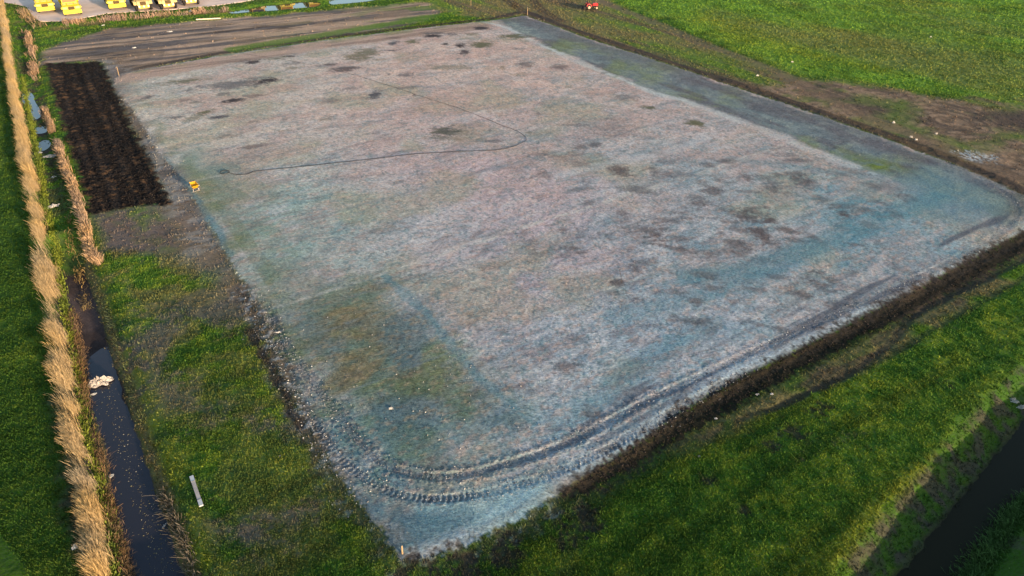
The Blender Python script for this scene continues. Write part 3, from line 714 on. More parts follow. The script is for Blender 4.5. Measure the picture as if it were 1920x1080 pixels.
# ------------------------------------------------------------------ grass blades
def grass(name, N, rmin, rmax, hk, zonesel, seed, bl=3, amax=50):
    rg = np.random.default_rng(seed)
    r = np.exp(rg.uniform(math.log(rmin), math.log(rmax), N)); a = rg.uniform(-math.radians(amax), math.radians(amax), N)
    x = r*np.sin(a); y = r*np.cos(a)
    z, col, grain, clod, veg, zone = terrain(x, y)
    k = rg.random(N) < veg
    k &= (zone == 1) if zonesel == 1 else (zone == 0)
    x, y, z, col, r, veg = x[k], y[k], z[k], col[k], r[k], veg[k]
    n = len(x)
    clump = fbm(x, y, 1.1, 91, 2)
    Vs = []; Cs = []
    for b in range(bl):
        sp = .03+.0012*r
        bx = x+rg.normal(0, 1, n)*sp; by = y+rg.normal(0, 1, n)*sp
        lod = 1.0 if zonesel == 0 else .45
        h = (hk*(.5+rg.random(n))*(.6+.9*clump) + .0005*r*lod)
        w = (.010+.00075*r*lod)*(.6+.8*rg.random(n))
        th = rg.uniform(0, math.pi, n); ln = rg.normal(0, .45, n)*h; lm = rg.normal(0, .45, n)*h
        cx, cy = np.cos(th)*w, np.sin(th)*w
        p0 = np.stack([bx-cx, by-cy, z-.01], 1); p1 = np.stack([bx+cx, by+cy, z-.01], 1); p2 = np.stack([bx+ln, by+lm, z+h], 1)
        Vs.append(np.stack([p0, p1, p2], 1))
        f = (.78+.55*rg.random(n))[:, None]
        cc = col*f
        if zonesel == 0:
            y_ = ((rg.random(n) < .12) & (col[:, 1] > col[:, 0]*1.25))[:, None]
            cc = np.where(y_, cc*np.array([1.5, 1.2, 1.0]), cc)
        Cs.append(np.repeat(cc[:, None, :], 3, 1))
    V = np.concatenate(Vs).reshape(-1, 3); Cc = np.concatenate(Cs).reshape(-1, 3)
    T = np.arange(len(V)).reshape(-1, 3)
    return tag(quads(name, V, T, attrs=dict(tint=np.clip(Cc, .004, .8)), material=BLADE), kind='stuff')
grass('meadow_grass', 330000, 13.5, 150, .070, 0, 101, 3)
grass('sown_stubble', 210000, 15, 140, .024, 1, 102, 2)

# ------------------------------------------------------------------ reeds
def reeds(name, line_px, n, width, h0, h1, tint, seed, wid=(.010,.022), lean=(-.10,.02), clumpy=0.0, spread=.16, thr=None):
    rg = np.random.default_rng(seed)
    P = smooth_line(unproj(line_px), 8)
    seg = np.hypot(*(P[1:]-P[:-1]).T); mid = (P[1:]+P[:-1])/2
    wgt = seg/np.hypot(*mid.T)**.8; wgt /= wgt.sum()
    i = rg.choice(len(seg), n, p=wgt); t = rg.random(n)[:, None]
    p = P[i]*(1-t)+P[i+1]*t
    d = (P[1:]-P[:-1])/seg[:, None]; nn = np.stack([-d[:, 1], d[:, 0]], 1)[i]
    off = rg.normal(0, .36, n)*width
    al = fbm(p[:, 0]+3, p[:, 1], .9, seed, 3)
    off = off*(.55+.9*al)+(fbm(p[:, 0], p[:, 1], .35, seed+1, 2)-.5)*width*.8
    p = p+nn*off[:, None]
    if clumpy > 0:
        lo_, hi_ = thr or (.5-clumpy*.35, .5+clumpy*.10)
        k = rg.random(n) < ss(lo_, hi_, fbm(p[:, 0], p[:, 1], .55, seed+2, 3))+.08
        p = p[k]; off = off[k]; al = al[k]
    n = len(p); r = np.hypot(p[:, 0], p[:, 1])
    z = terrain(p[:, 0], p[:, 1], False)
    h = rg.uniform(h0, h1, n)*(.70+.55*al)*(1-.35*np.abs(off)/width)
    lx = rg.normal(lean[0], spread, n)*h; ly = rg.normal(lean[1], spread, n)*h
    w = rg.uniform(wid[0], wid[1], n)*(1+r*.012)
    th = rg.uniform(0, math.pi, n); cx, cy = np.cos(th)*w/2, np.sin(th)*w/2
    b0 = np.stack([p[:, 0]-cx, p[:, 1]-cy, z-.05], 1); b1 = np.stack([p[:, 0]+cx, p[:, 1]+cy, z-.05], 1)
    m0 = np.stack([p[:, 0]+lx*.4-cx, p[:, 1]+ly*.4-cy, z+h*.6], 1); m1 = np.stack([p[:, 0]+lx*.4+cx, p[:, 1]+ly*.4+cy, z+h*.6], 1)
    hw = 1.5
    t0 = np.stack([p[:, 0]+lx-cx*hw, p[:, 1]+ly-cy*hw, z+h*.92], 1); t1 = np.stack([p[:, 0]+lx+cx*hw, p[:, 1]+ly+cy*hw, z+h*.92], 1)
    e = np.stack([p[:, 0]+lx*1.25, p[:, 1]+ly*1.25, z+h], 1)
    V = np.stack([b0, b1, m0, m1, t0, t1, e], 1).reshape(-1, 3)
    k = np.arange(n)*7
    Q = np.concatenate([np.stack([k, k+1, k+3, k+2], 1), np.stack([k+2, k+3, k+5, k+4], 1)])
    T = np.stack([k+4, k+5, k+6], 1)
    flat = np.concatenate([Q.ravel(), T.ravel()]); tot = np.concatenate([np.full(len(Q), 4), np.full(len(T), 3)])
    st = np.concatenate([[0], np.cumsum(tot)[:-1]])
    mixn = fbm(p[:, 0], p[:, 1], .5, seed+5, 2)
    c = np.asarray(tint)[None]*(.6+.8*rg.random(n))[:, None]*(1+np.stack([mixn-.5, (mixn-.5)*.6, -(mixn-.5)*.5], 1)*.5)
    cc = np.repeat(c[:, None, :], 7, 1)
    return tag(raw_mesh(name, V, flat, st, tot, dict(tint=np.clip(cc.reshape(-1, 3), .01, .8)), material=REED), kind='stuff')
BELT = [(2,-10),(8,30),(15,80),(24,140),(36,210),(52,300),(66,380),(78,450),(86,520),(100,580),(110,640),(120,700),(128,760),(141,820),(156,880),(169,940),(180,1000),(188,1060),(198,1130)]
reeds('reed_belt', BELT, 60000, .50, .65, 1.30, (.39,.285,.150), 201, wid=(.003,.008), lean=(-.20,.02), spread=.13, clumpy=.22)
reeds('verge_grass', [(p[0]+17+.004*p[1], p[1]) for p in BELT[3:]], 10000, .40, .10, .26, (.16,.20,.03), 202, wid=(.012,.03), lean=(-.05,0), spread=.35)
reeds('reed_strip', [(50,55),(60,100),(66,148)], 1300, .8, .5, .95, (.30,.20,.13), 203, thr=(.38,.58), clumpy=.4)
reeds('reed_strip', [(82,205),(100,247)], 600, .45, .4, .8, (.28,.19,.12), 204)
reeds('reed_strip', [(108,268),(126,320),(143,365),(153,400),(164,440),(174,478),(186,494)], 3600, .42, .5, .9, (.33,.225,.14), 205, lean=(-.18,.02), spread=.22)
reeds('bank_grass', [(124,560),(138,640),(148,690),(154,740),(168,790),(186,850),(194,910),(203,970),(219,1030),(236,1090)], 5000, .42, .15, .38, (.24,.15,.075), 206, wid=(.006,.012), lean=(.30,-.05), spread=.4, clumpy=.8)
reeds('bank_grass', [(124,400),(130,450),(140,500),(148,560)], 500, .5, .15, .35, (.22,.16,.07), 207, lean=(.2,0), spread=.4, clumpy=.6)
reeds('dry_reeds', [(118,46),(160,42),(215,36),(250,33),(300,27),(360,24),(400,20),(425,20)], 2200, 1.5, .40, .95, (.31,.21,.155), 208, thr=(.50,.62), clumpy=.55)
reeds('dry_reeds', [(40,20),(60,42),(80,52)], 700, 1.3, .4, .8, (.27,.19,.11), 209, thr=(.42,.58), clumpy=.4)
reeds('ditch_side_grass', [(300,905),(318,960),(340,1010),(352,1060),(362,1110)], 900, .5, .15, .4, (.16,.13,.09), 210, lean=(-.3,0), spread=.5, clumpy=.9)
reeds('ditch_side_grass', [(176,530),(196,580),(220,650),(240,715),(262,780)], 500, .3, .10, .25, (.10,.12,.05), 211, lean=(-.4,0), spread=.5, clumpy=.7)
reeds('ditch_side_grass', [(1800,1100),(1850,1030),(1890,970),(1940,910)], 2500, .7, .15, .4, (.06,.12,.03), 212, lean=(-.2,.1), spread=.5)

# ------------------------------------------------------------------ crumbs of earth and pale lumps
def crumbs(name, pts, size, cols, seed):
    rg = np.random.default_rng(seed); n = len(pts)
    base = np.array([[1,0,0],[-.5,.87,0],[-.5,-.87,0],[0,0,1.1],[0,0,-.6]])
    F = np.array([[0,1,3],[1,2,3],[2,0,3],[1,0,4],[2,1,4],[0,2,4]])
    th = rg.uniform(0, 6.28, n); s = size*(.4+1.2*rg.random(n)**2)
    V = np.repeat(base[None], n, 0)*(1+.45*(rg.random((n, 5, 3))-.5))
    c, si = np.cos(th)[:, None], np.sin(th)[:, None]
    X = V[..., 0]*c-V[..., 1]*si; Y = V[..., 0]*si+V[..., 1]*c
    V = np.stack([X, Y, V[..., 2]*.75], -1)*s[:, None, None]
    z = terrain(pts[:, 0], pts[:, 1], False)
    V += np.stack([pts[:, 0], pts[:, 1], z+s*.15], 1)[:, None, :]
    T = (F[None]+np.arange(n)[:, None, None]*5).reshape(-1, 3)
    cc = cols[rg.integers(0, len(cols), n)]*(.6+.8*rg.random(n))[:, None]
    return tag(quads(name, V.reshape(-1, 3), T, attrs=dict(tint=np.repeat(cc[:, None], 5, 1).reshape(-1, 3)), material=CLOD), kind='stuff')
def along(px, n, w, seed):
    rg = np.random.default_rng(seed); P = smooth_line(unproj(px), 8); seg = np.hypot(*(P[1:]-P[:-1]).T)
    wg = seg/np.hypot(*P[1:].T)**1.2; i = rg.choice(len(seg), n, p=wg/wg.sum()); t = rg.random(n)[:, None]
    d = (P[1:]-P[:-1])/seg[:, None]; nn = np.stack([-d[:, 1], d[:, 0]], 1)[i]
    return P[i]*(1-t)+P[i+1]*t+nn*(rg.normal(0, .5, n)*w)[:, None]
def inside(px, n, seed):
    rg = np.random.default_rng(seed); P = unproj(px); lo, hi = P.min(0), P.max(0); out = []
    while sum(map(len, out)) < n:
        r = np.exp(rg.uniform(math.log(15), math.log(140), n*3)); a = rg.uniform(-.95, .95, n*3)
        x, y = r*np.sin(a), r*np.cos(a); k = sd_poly(x, y, P) > 0
        out.append(np.stack([x[k], y[k]], 1))
    return np.concatenate(out)[:n]
DK = np.array([[.03,.024,.021],[.045,.035,.03],[.022,.018,.017]]); PL = np.array([[.38,.37,.36],[.30,.31,.33],[.42,.40,.36],[.2,.2,.2]])
crumbs('soil_clods', np.concatenate([inside(SOILBAND, 1600, 301), inside(PLOT, 8000, 302)]), .042, DK, 303)
crumbs('track_clods', np.concatenate([along(TRACK_OUT, 1500, .5, 304), along(TRACK_IN, 2600, .5, 305)]), .034, np.array([[.14,.15,.17],[.22,.24,.26],[.09,.09,.10],[.30,.31,.32]]), 306)
crumbs('pale_lumps', np.concatenate([along([(470,545),(505,640),(545,735),(590,810),(640,880),(690,950)], 520, 1.0, 307), inside([(490,560),(760,560),(1000,780),(1100,860),(800,900),(640,800)], 110, 308),
      inside(FIELD, 420, 309)]), .038, PL, 310)

def floating(px, n, seed, zw):
    p = along(px, n, .55, seed); p = p[sd_poly(p[:, 0], p[:, 1], unproj(WATER_LW, ZL)) > .05]
    return p
LV = floating([(185,700),(205,760),(225,830),(250,900),(275,980),(300,1060)], 420, 320, ZL)
lv = crumbs('floating_leaves', LV, .030, np.array([[.22,.19,.10],[.30,.27,.20],[.12,.10,.06]]), 321)
lv.location.z = 0.0
_co = np.empty(len(lv.data.vertices)*3, np.float32); lv.data.vertices.foreach_get('co', _co); _co = _co.reshape(-1, 3)
_c = _co.reshape(-1, 5, 3); _c[..., 2] = (_c[..., 2]-_c[..., 2].mean(1, keepdims=True))*.25+ZL+.008
lv.data.vertices.foreach_set('co', _c.ravel()); lv.data.update()
# ------------------------------------------------------------------ mesh helpers for things
class MB:
    def __init__(s): s.bm = bmesh.new()
    def box(s, c, d, bev=0.0, rot=None, taper=None):
        t = bmesh.new(); bmesh.ops.create_cube(t, size=1.0)
        for v in t.verts:
            v.co = Vector((v.co.x*d[0], v.co.y*d[1], v.co.z*d[2]))
            if taper and v.co.z > 0: v.co.x *= taper[0]; v.co.y *= taper[1]
        if bev > 0: bmesh.ops.bevel(t, geom=t.edges[:], offset=bev, segments=2, affect='EDGES')
        t.transform(Matrix.Translation(Vector(c)) @ (rot.to_4x4() if rot else Matrix.Identity(4)))
        me = bpy.data.meshes.new('tmp'); t.to_mesh(me); t.free(); s.bm.from_mesh(me); bpy.data.meshes.remove(me)
        return s
    def prism(s, prof, x0, x1, axis='x'):          # profile in (y,z), extruded along x
        a = [s.bm.verts.new((x0, p[0], p[1])) for p in prof]; b = [s.bm.verts.new((x1, p[0], p[1])) for p in prof]
        n = len(prof); fs = [s.bm.faces.new(a), s.bm.faces.new(b[::-1])]
        for i in range(n): fs.append(s.bm.faces.new([a[i], b[i], b[(i+1) % n], a[(i+1) % n]][::-1]))
        bmesh.ops.recalc_face_normals(s.bm, faces=fs)
        for v in a+b: v.tag = True
        return s
    def cyl(s, p0, p1, r, r2=None, n=14):
        p0, p1 = Vector(p0), Vector(p1); d = p1-p0
        q = bmesh.ops.create_cone(s.bm, cap_ends=True, segments=n, radius1=r, radius2=r if r2 is None else r2, depth=d.length)
        M = Matrix.Translation((p0+p1)/2) @ d.to_track_quat('Z', 'Y').to_matrix().to_4x4()
        for v in q['verts']: v.co = M @ v.co; v.tag = True
        return s
    def torus(s, c, axis, r, t, n=20, m=8):
        ax = Vector(axis).normalized(); u = ax.orthogonal().normalized(); w = ax.cross(u)
        ring = []
        for i in range(n):
            a = 2*math.pi*i/n; d = u*math.cos(a)+w*math.sin(a)
            ring.append([s.bm.verts.new(Vector(c)+d*(r+t*math.cos(2*math.pi*j/m))+ax*t*1.1*math.sin(2*math.pi*j/m)) for j in range(m)])
        for i in range(n):
            for j in range(m): s.bm.faces.new([ring[i][j], ring[(i+1) % n][j], ring[(i+1) % n][(j+1) % m], ring[i][(j+1) % m]])
        for q in ring:
            for v in q: v.tag = True
        return s
    def build(s, name, m, parent=None, smooth=False):
        bmesh.ops.recalc_face_normals(s.bm, faces=s.bm.faces[:])
        me = bpy.data.meshes.new(name); s.bm.to_mesh(me); s.bm.free(); me.materials.append(m)
        if smooth:
            for p in me.polygons: p.use_smooth = True
        o = bpy.data.objects.new(name, me); C.objects.link(o)
        if parent: o.parent = parent
        return o
def empty(name, loc, rz=0.0):
    e = bpy.data.objects.new(name, None); C.objects.link(e); e.location = loc; e.rotation_euler = (0, 0, rz)
    e.empty_display_size = .3; return e
def tube(name, pts, r, m, parent=None, taper=False):
    cu = bpy.data.curves.new(name, 'CURVE'); cu.dimensions = '3D'; cu.bevel_depth = r; cu.bevel_resolution = 2
    sp = cu.splines.new('POLY'); sp.points.add(len(pts)-1)
    for i_, (q, p) in enumerate(zip(sp.points, pts)):
        q.co = (*p, 1)
        if taper: q.radius = 1.0 if i_ < len(pts)*.5 else .62
    tmp = bpy.data.objects.new(name, cu); C.objects.link(tmp)
    dg = bpy.context.evaluated_depsgraph_get()
    me = bpy.data.meshes.new_from_object(tmp.evaluated_get(dg)); me.name = name
    bpy.data.objects.remove(tmp); me.materials.clear(); me.materials.append(m)
    o = bpy.data.objects.new(name, me); C.objects.link(o)
    for p in me.polygons: p.use_smooth = True
    if parent: o.parent = parent
    return o

YEL = mat('yellow_paint', (.50,.40,.012), .45, 0, .4, .10, 3.0)
YEL2 = mat('ochre_paint', (.42,.27,.05), .5, 0, .4, .14, 3.0)
CREAM = mat('cream_paint', (.46,.36,.15), .5, 0, .4, .10, 3.0)
YPALE = mat('pale_panel', (.50,.44,.14), .5, 0, .4, .12, 4.0)
DARK = mat('dark_rubber', (.022,.021,.022), .85, 0, .2, .2, 6.0)
GRILL = mat('grille_mesh', (.060,.036,.010), .7, 0, .3, .3, 30.0)
GLASS = mat('cab_glass', (.035,.035,.050), .12, 0, .5, .1, 2.0)
LAMP = mat('lamp_glass', (.75,.70,.60), .2, 0, .5, .05, 20.0)
BROWNG = mat('tinted_glass', (.20,.115,.03), .25, 0, .5, .15, 4.0)

def wheel(root, x, y, r, w, rimmat):
    s = 1 if x > 0 else -1
    t = MB(); t.torus((x, y, r), (1, 0, 0), r-w*.36, w*.36, 22, 8); wo_ = t.build('wheel', DARK, root, True)
    MB().cyl((x-s*.05, y, r), (x+s*w*.28, y, r), r*.52, r*.46, 16).build('rim', rimmat, wo_)

def hauler(kind):
    """articulated dump truck, front towards local -Y, about 9.5 m long"""
    root = empty('dump_truck', (0, 0, 0))
    paint = YEL if kind == 'lemon' else YEL2
    hoodp = YEL if kind == 'lemon' else CREAM
    if kind == 'lemon':
        MB().box((0,-4.55,.72), (2.75,.5,.62), .05).build('bumper', paint, root)
        prof = [(-4.5,1.04),(-4.45,1.50),(-4.0,1.62),(-3.05,1.92),(-3.05,1.04)]
        MB().prism(prof, -1.30, 1.30).build('hood', hoodp, root)
        MB().box((0,-4.48,1.27), (1.0,.12,.42), .03).build('grille', GRILL, root)
        MB().box((0,-4.50,1.035), (2.62,.20,.05), .01).build('bumper_seam', DARK, root)
        for s in (-1, 1):
            MB().box((s*.96,-4.475,1.32), (.56,.09,.28), .03).build('headlight_panel', GRILL if False else YPALE, root)
            rot = Matrix.Rotation(math.atan2(.30, .95), 3, 'X')
            MB().box((s*.86,-3.52,1.785), (.55,.62,.05), .015, rot).build('side_vent', YPALE, root)
            MB().box((s*1.36,-3.6,1.30), (.34,1.7,.30), .08).build('fender', paint, root)
        MB().box((0,-3.52,1.785), (.90,.62,.05), .015, Matrix.Rotation(math.atan2(.30, .95), 3, 'X')).build('engine_cover', YPALE, root)
    else:
        MB().box((0,-4.45,.80), (1.75,.5,.50), .06).build('bumper', paint, root)
        prof = [(-4.4,1.04),(-4.42,1.55),(-4.2,1.70),(-3.1,1.86),(-3.1,1.04)]
        MB().prism(prof, -.95, .95).build('hood', hoodp, root)
        MB().box((0,-4.44,1.36), (.95,.10,.56), .03).build('grille', GRILL, root)
        for s in (-1, 1):
            ar = [(-4.35,1.15),(-4.38,1.42),(-4.1,1.64),(-3.4,1.70),(-2.7,1.62),(-2.5,1.30),(-2.75,1.30),(-3.4,1.55),(-4.0,1.5)]
            MB().prism(ar, s*1.0, s*1.48).build('fender', CREAM, root)
            MB().cyl((s*.72,-4.74,.92), (s*.72,-4.66,.92), .15, .13, 14).build('headlight', LAMP, root)
        MB().cyl((0,-4.74,.88), (0,-4.67,.88), .15, .13, 14).build('headlight', LAMP, root)
    # cab
    MB().prism([(-3.10,1.3),(-3.15,1.92),(-2.85,2.85),(-1.0,2.95),(-.95,1.3)], -1.12, 1.12).build('cab', paint, root)
    cab_w = MB(); cab_w.prism([(-3.165,1.97),(-2.89,2.80),(-2.865,2.80),(-3.14,1.97)], -1.02, 1.02); cab_w.build('windshield', GLASS if kind != 'lemon' else BROWNG, root)
    for s in (-1, 1):
        MB().prism([(-2.95,1.95),(-2.68,2.72),(-1.15,2.78),(-1.12,1.95)], s*1.122, s*1.145).build('side_window', GLASS, root)
        mo = MB().box((s*1.42,-2.55,2.62), (.22,.06,.42), .02).build('mirror', DARK, root)
        MB().cyl((s*1.05,-2.5,2.6), (s*1.36,-2.52,2.6), .025).build('mirror_arm', DARK, mo)
    MB().box((0,-1.9,3.0), (1.7,1.3,.10), .03).build('roof', paint, root)
    MB().cyl((.9,-.75,1.2), (.9,-.75,3.2), .09, .07, 10).build('exhaust_stack', DARK, root)
    # chassis and tipping body
    ch = MB(); ch.box((0,.3,.95), (1.1,8.6,.42), .04); ch.box((0,-3.6,.95), (1.9,1.5,.5), .05); ch.build('chassis', DARK, root)
    b = MB()
    b.prism([(-.45,1.55),(-.75,2.85),(.1,3.05),(4.6,2.75),(5.0,2.0),(4.3,1.35),(.2,1.25)], -1.45, -1.33)
    b.prism([(-.45,1.55),(-.75,2.85),(.1,3.05),(4.6,2.75),(5.0,2.0),(4.3,1.35),(.2,1.25)], 1.33, 1.45)
    b.prism([(-.45,1.55),(-.75,2.85),(-.63,2.87),(-.33,1.65),(.25,1.37),(4.25,1.47),(4.9,2.02),(5.0,1.97),(4.3,1.35),(.2,1.25)], -1.33, 1.33)
    for yy in (.9, 2.1, 3.3):
        for s in (-1, 1): b.box((s*1.49, yy, 2.1), (.08,.14,1.3))
    b.build('dump_body', paint, root)
    for yy in (-3.45, 1.6, 3.25):
        for s in (-1, 1): wheel(root, s*1.16, yy, .78, .56, paint)
    return root
def copy_tree(o, parent=None):
    c = o.copy(); C.objects.link(c); c.parent = parent
    for ch in [k for k in bpy.data.objects if k.parent == o]: copy_tree(ch, c)
    return c
HEAD = math.radians(32)
GRP = 'yellow dump trucks parked along the yard edge'
def place_truck(o, px, py, label, rz=HEAD):
    p = unproj((px, py), .03)[0]                    # ground point below the middle of the front bumper
    f = Vector((math.sin(rz), -math.cos(rz), 0))
    o.scale = (.92,.92,.92); o.location = (p[0]-f.x*4.4, p[1]-f.y*4.4, .03); o.rotation_euler = (0, 0, rz)
    o['label'] = label; o['category'] = 'truck'; o['group'] = GRP
A_ = hauler('lemon'); B_ = hauler('ochre')
place_truck(A_, 89, 25, 'lemon yellow dump truck at the left end of the row, nearest the yard corner')
place_truck(copy_tree(A_), 139, 30.5, 'lemon yellow dump truck standing farthest forward, near the grassy edge of the yard')
place_truck(copy_tree(A_), 222.5, 19, 'lemon yellow dump truck alone between the wide gap and a cream hooded truck')
place_truck(B_, 273, 22.5, 'cream hooded dump truck with dark windscreen, right of the lemon yellow trucks')
place_truck(copy_tree(B_), 319.5, 19.5, 'ochre dump truck with brown grille and black front wheels above the dry reeds')
place_truck(copy_tree(B_), 361, 12, 'ochre dump truck at the right end of the row, mostly cut by the picture edge', math.radians(28))
for k, (px, py, lb) in enumerate(((481,-5.5,'ochre dump truck beyond the top edge, mirrored first in the puddle from the left'),(536,-10,'yellow dump truck beyond the top edge, mirrored as gold in the middle of the puddle'),
                               (590,-15,'yellow dump truck beyond the top edge, mirrored at the right end of the long puddle'))):
    place_truck(copy_tree(A_ if k else B_), px, py, lb, math.radians(24))

# ------------------------------------------------------------------ small red tractor
def red_tractor():
    RED = mat('red_paint', (.34,.008,.014), .4, 0, .4, .08, 5.0); REDL = mat('faded_red_paint', (.42,.03,.03), .5, 0, .4, .1, 5.0)
    CR = mat('cream_rim', (.40,.32,.22), .5, 0, .3, .05, 5.0); BLK = DARK
    p = at(1109, 17.5)
    root = empty('garden_tractor', p, math.radians(8))    # front to local +X
    tag(root, 'small red tractor with pale wheel rims standing on grass beyond the field corner', 'tractor')
    MB().box((.55,0,.72), (.95,.52,.42), .08).build('hood', RED, root)
    MB().box((1.04,0,.70), (.06,.42,.34), .02).build('grille', BLK, root)
    MB().box((-.1,0,.48), (1.7,.4,.22), .04).build('chassis', BLK, root)
    st = MB(); st.box((-.45,0,.82), (.42,.48,.10), .04); st.box((-.66,0,1.02), (.09,.46,.36), .04); st.build('seat', BLK, root)
    sw = MB(); sw.torus((-.02,0,1.06), (-.5,0,.85), .17, .02); sw.cyl((.1,0,.9), (-.02,0,1.06), .02); sw.build('steering_wheel', BLK, root)
    for s in (-1, 1):
        MB().prism([(-.95*1,.55),(-.9,.85),(-.55,.98),(-.2,.82),(-.12,.5),(-.2,.5),(-.28,.74),(-.55,.88),(-.82,.76),(-.86,.55)], -.14, .14).build('fender', REDL, root)
        f = [o for o in bpy.data.objects if o.parent == root and o.name.startswith('fender')][-1]
        f.rotation_euler = (0, 0, math.radians(-90)); f.location = (0, s*.52, 0); f.scale = (1, 1, 1)
        for (xx, r, w) in ((-.52,.42,.26),(.72,.30,.20)):
            wo_ = MB().torus((xx, s*.55, r), (0, 1, 0), r-w*.36, w*.36, 18, 8).build('wheel', BLK, root, True)
            MB().cyl((xx, s*.50, r), (xx, s*(.55+w*.3), r), r*.55, r*.5, 14).build('rim', CR, wo_)
    MB().box((-1.25,0,.35), (.45,1.25,.40), .06).build('tiller', BLK, root)
    MB().box((.62,0,.95), (.5,.40,.04), .015).build('hood_panel', REDL, root)
    for o in [o for o in bpy.data.objects if o.parent == root and o.name.startswith('fender')]:
        pass
    return root
red_tractor()

# ------------------------------------------------------------------ wheelbarrow with a shovel laid in it
def wheelbarrow():
    YW = mat('wheelbarrow_yellow', (.78,.44,.02), .4, 0, .4, .08, 6.0); ST = mat('steel_tube', (.42,.36,.34), .45, .5, .5, .1, 8.0)
    GR = mat('pale_board', (.55,.49,.47), .7, 0, .3, .15, 5.0); BR = mat('wooden_grip', (.16,.07,.04), .7, 0, .3, .2, 8.0)
    p = at(367, 357)
    root = empty('wheelbarrow', p, math.radians(126)); root.scale = (.85,.85,.85)
    tag(root, 'yellow wheelbarrow left on thin green sowing beside the tilled soil', 'wheelbarrow')
    bm = bmesh.new()
    lo = [(-.22,-.18),(.30,-.16),(.30,.16),(-.22,.18)]; hi = [(-.45,-.33),(.58,-.27),(.58,.27),(-.45,.33)]
    a = [bm.verts.new((x, y, .32)) for x, y in lo]; b = [bm.verts.new((x, y, .62+.05*(x > 0))) for x, y in hi]
    bm.faces.new(a[::-1])
    for i in range(4): bm.faces.new([a[i], a[(i+1) % 4], b[(i+1) % 4], b[i]])
    bmesh.ops.solidify(bm, geom=bm.faces[:], thickness=.015)
    mb = MB(); mb.bm.free(); mb.bm = bm; mb.build('tray', YW, root)
    tube('tray_rim', [(*q, .62+.05*(q[0] > 0)) for q in hi+hi[:1]], .016, YW, root)
    fr = MB()
    for s in (-1, 1):
        fr.cyl((.78, s*.06, .20), (-.25, s*.24, .31), .018); fr.cyl((-.25, s*.24, .31), (-.90, s*.30, .55), .018)
        fr.cyl((-.20, s*.24, .31), (-.28, s*.26, 0.0), .016); fr.cyl((-.28, s*.26, .01), (-.02, s*.22, .30), .014)
    fr.cyl((-.28, -.26, .06), (-.28, .26, .06), .012); fr.build('frame', ST, root)
    for s in (-1, 1): MB().cyl((-.80, s*.29, .515), (-.97, s*.305, .575), .024).build('grip', BR, root)
    w = MB().torus((.78,0,.19), (0,1,0), .14, .05).build('wheel', DARK, root, True)
    MB().cyl((.78,-.045,.19), (.78,.045,.19), .08, .08, 14).build('rim', YW, w)
    # board lying behind it
    q = at(365.5, 349)
    b = empty('board', q, math.radians(18)); b.scale = (.7,.7,.7); tag(b, 'short pale board lying on the ground behind the yellow wheelbarrow', 'board')
    MB().box((0,0,.10), (1.05,.24,.035), .008, Matrix.Rotation(.12, 3, 'Y')).build('plank', GR, b)
    MB().box((-.2,0,.04), (.08,.22,.08), .008).build('batten', GR, b); MB().box((.3,0,.04), (.08,.22,.08), .008).build('batten', GR, b)
wheelbarrow()

# ------------------------------------------------------------------ plank, pipe, stakes, hose
PALEW = mat('weathered_plank', (.34,.31,.29), .8, 0, .2, .14, 4.0, .4, 20)
PALEE = mat('whitewashed_end', (.42,.44,.46), .8, 0, .2, .10, 6.0)
def lying_bar(name, p0, p1, w, h, label, cat, m, ends=None):
    a, b = at(*p0), at(*p1); d = b-a; L = math.hypot(d.x, d.y)
    root = empty(name, (a+b)/2, math.atan2(d.y, d.x)); tag(root, label, cat)
    root.location.z = max(a.z, b.z)+.09
    if ends:
        MB().box((0,0,h/2), (L*.60,w,h), .008).build('board', m, root)
        for s in (-1, 1): MB().box((s*L*.40,0,h/2+.002), (L*.2,w*1.06,h*1.05), .008).build('board_end', ends, root)
        for s in (-1, 1): MB().box((s*L*.31,0,h+.006), (.03,w*1.1,.012)).build('strap', mat('grey_strap', (.25,.24,.23), .8), root)
    else:
        MB().box((0,0,h/2), (L,w,h), .01).build('board', m, root)
        MB().box((L*.2,0,h+.004), (.06,w*1.05,.02), .004).build('strap', DARK, root)
lying_bar('plank', (360,896), (379,952), .165, .06, 'long pale plank with whiter ends lying on the green meadow beside the ditch', 'plank', PALEW, PALEE)
lying_bar('pole', (368,38.5), (414,36.3), .16, .14, 'long cream pole lying across the dark churned soil below the yard', 'pole', mat('cream_pole', (.62,.52,.40), .7, 0, .2, .1, 3))
WOOD = mat('stake_wood', (.30,.21,.12), .8, 0, .2, .2, 12.0, .3, 30)
def stake(px, py, h, label, tilt=(0, 0), w=.05):
    p = at(px, py); root = empty('wooden_stake', p); root.rotation_euler = (tilt[0], tilt[1], .4); tag(root, label, 'stake', 'wooden survey stakes at the field corners')
    MB().box((0,0,h*.44), (w,w,h*1.0), .006).build('post', WOOD, root)
    MB().box((0,0,h*.965), (w*.98,w*.98,h*.05), .004, None, (.55,.55)).build('post_top', mat('cut_wood', (.45,.35,.22), .8, 0, .2, .1, 20), root)
    MB().cyl((0,0,-.25), (0,0,-h*.06+.02), .004, w*.5, 8).build('point', WOOD, root)
stake(754.5, 1038, .55, 'wooden stake standing in blue grey mulch at the near corner of the field', (.05, .03), .06)
stake(223.5, 142.5, 1.1, 'wooden stake at the far corner of the field by the tilled soil', (0, .05), .06)
stake(989, 29, 1.2, 'wooden stake at the far corner of the field where the dark wheel lane turns', (.0, .0), .06)
stake(883, 11, 1.0, 'short stake standing in the grass beyond the far side of the field', (.0, .03), .05)

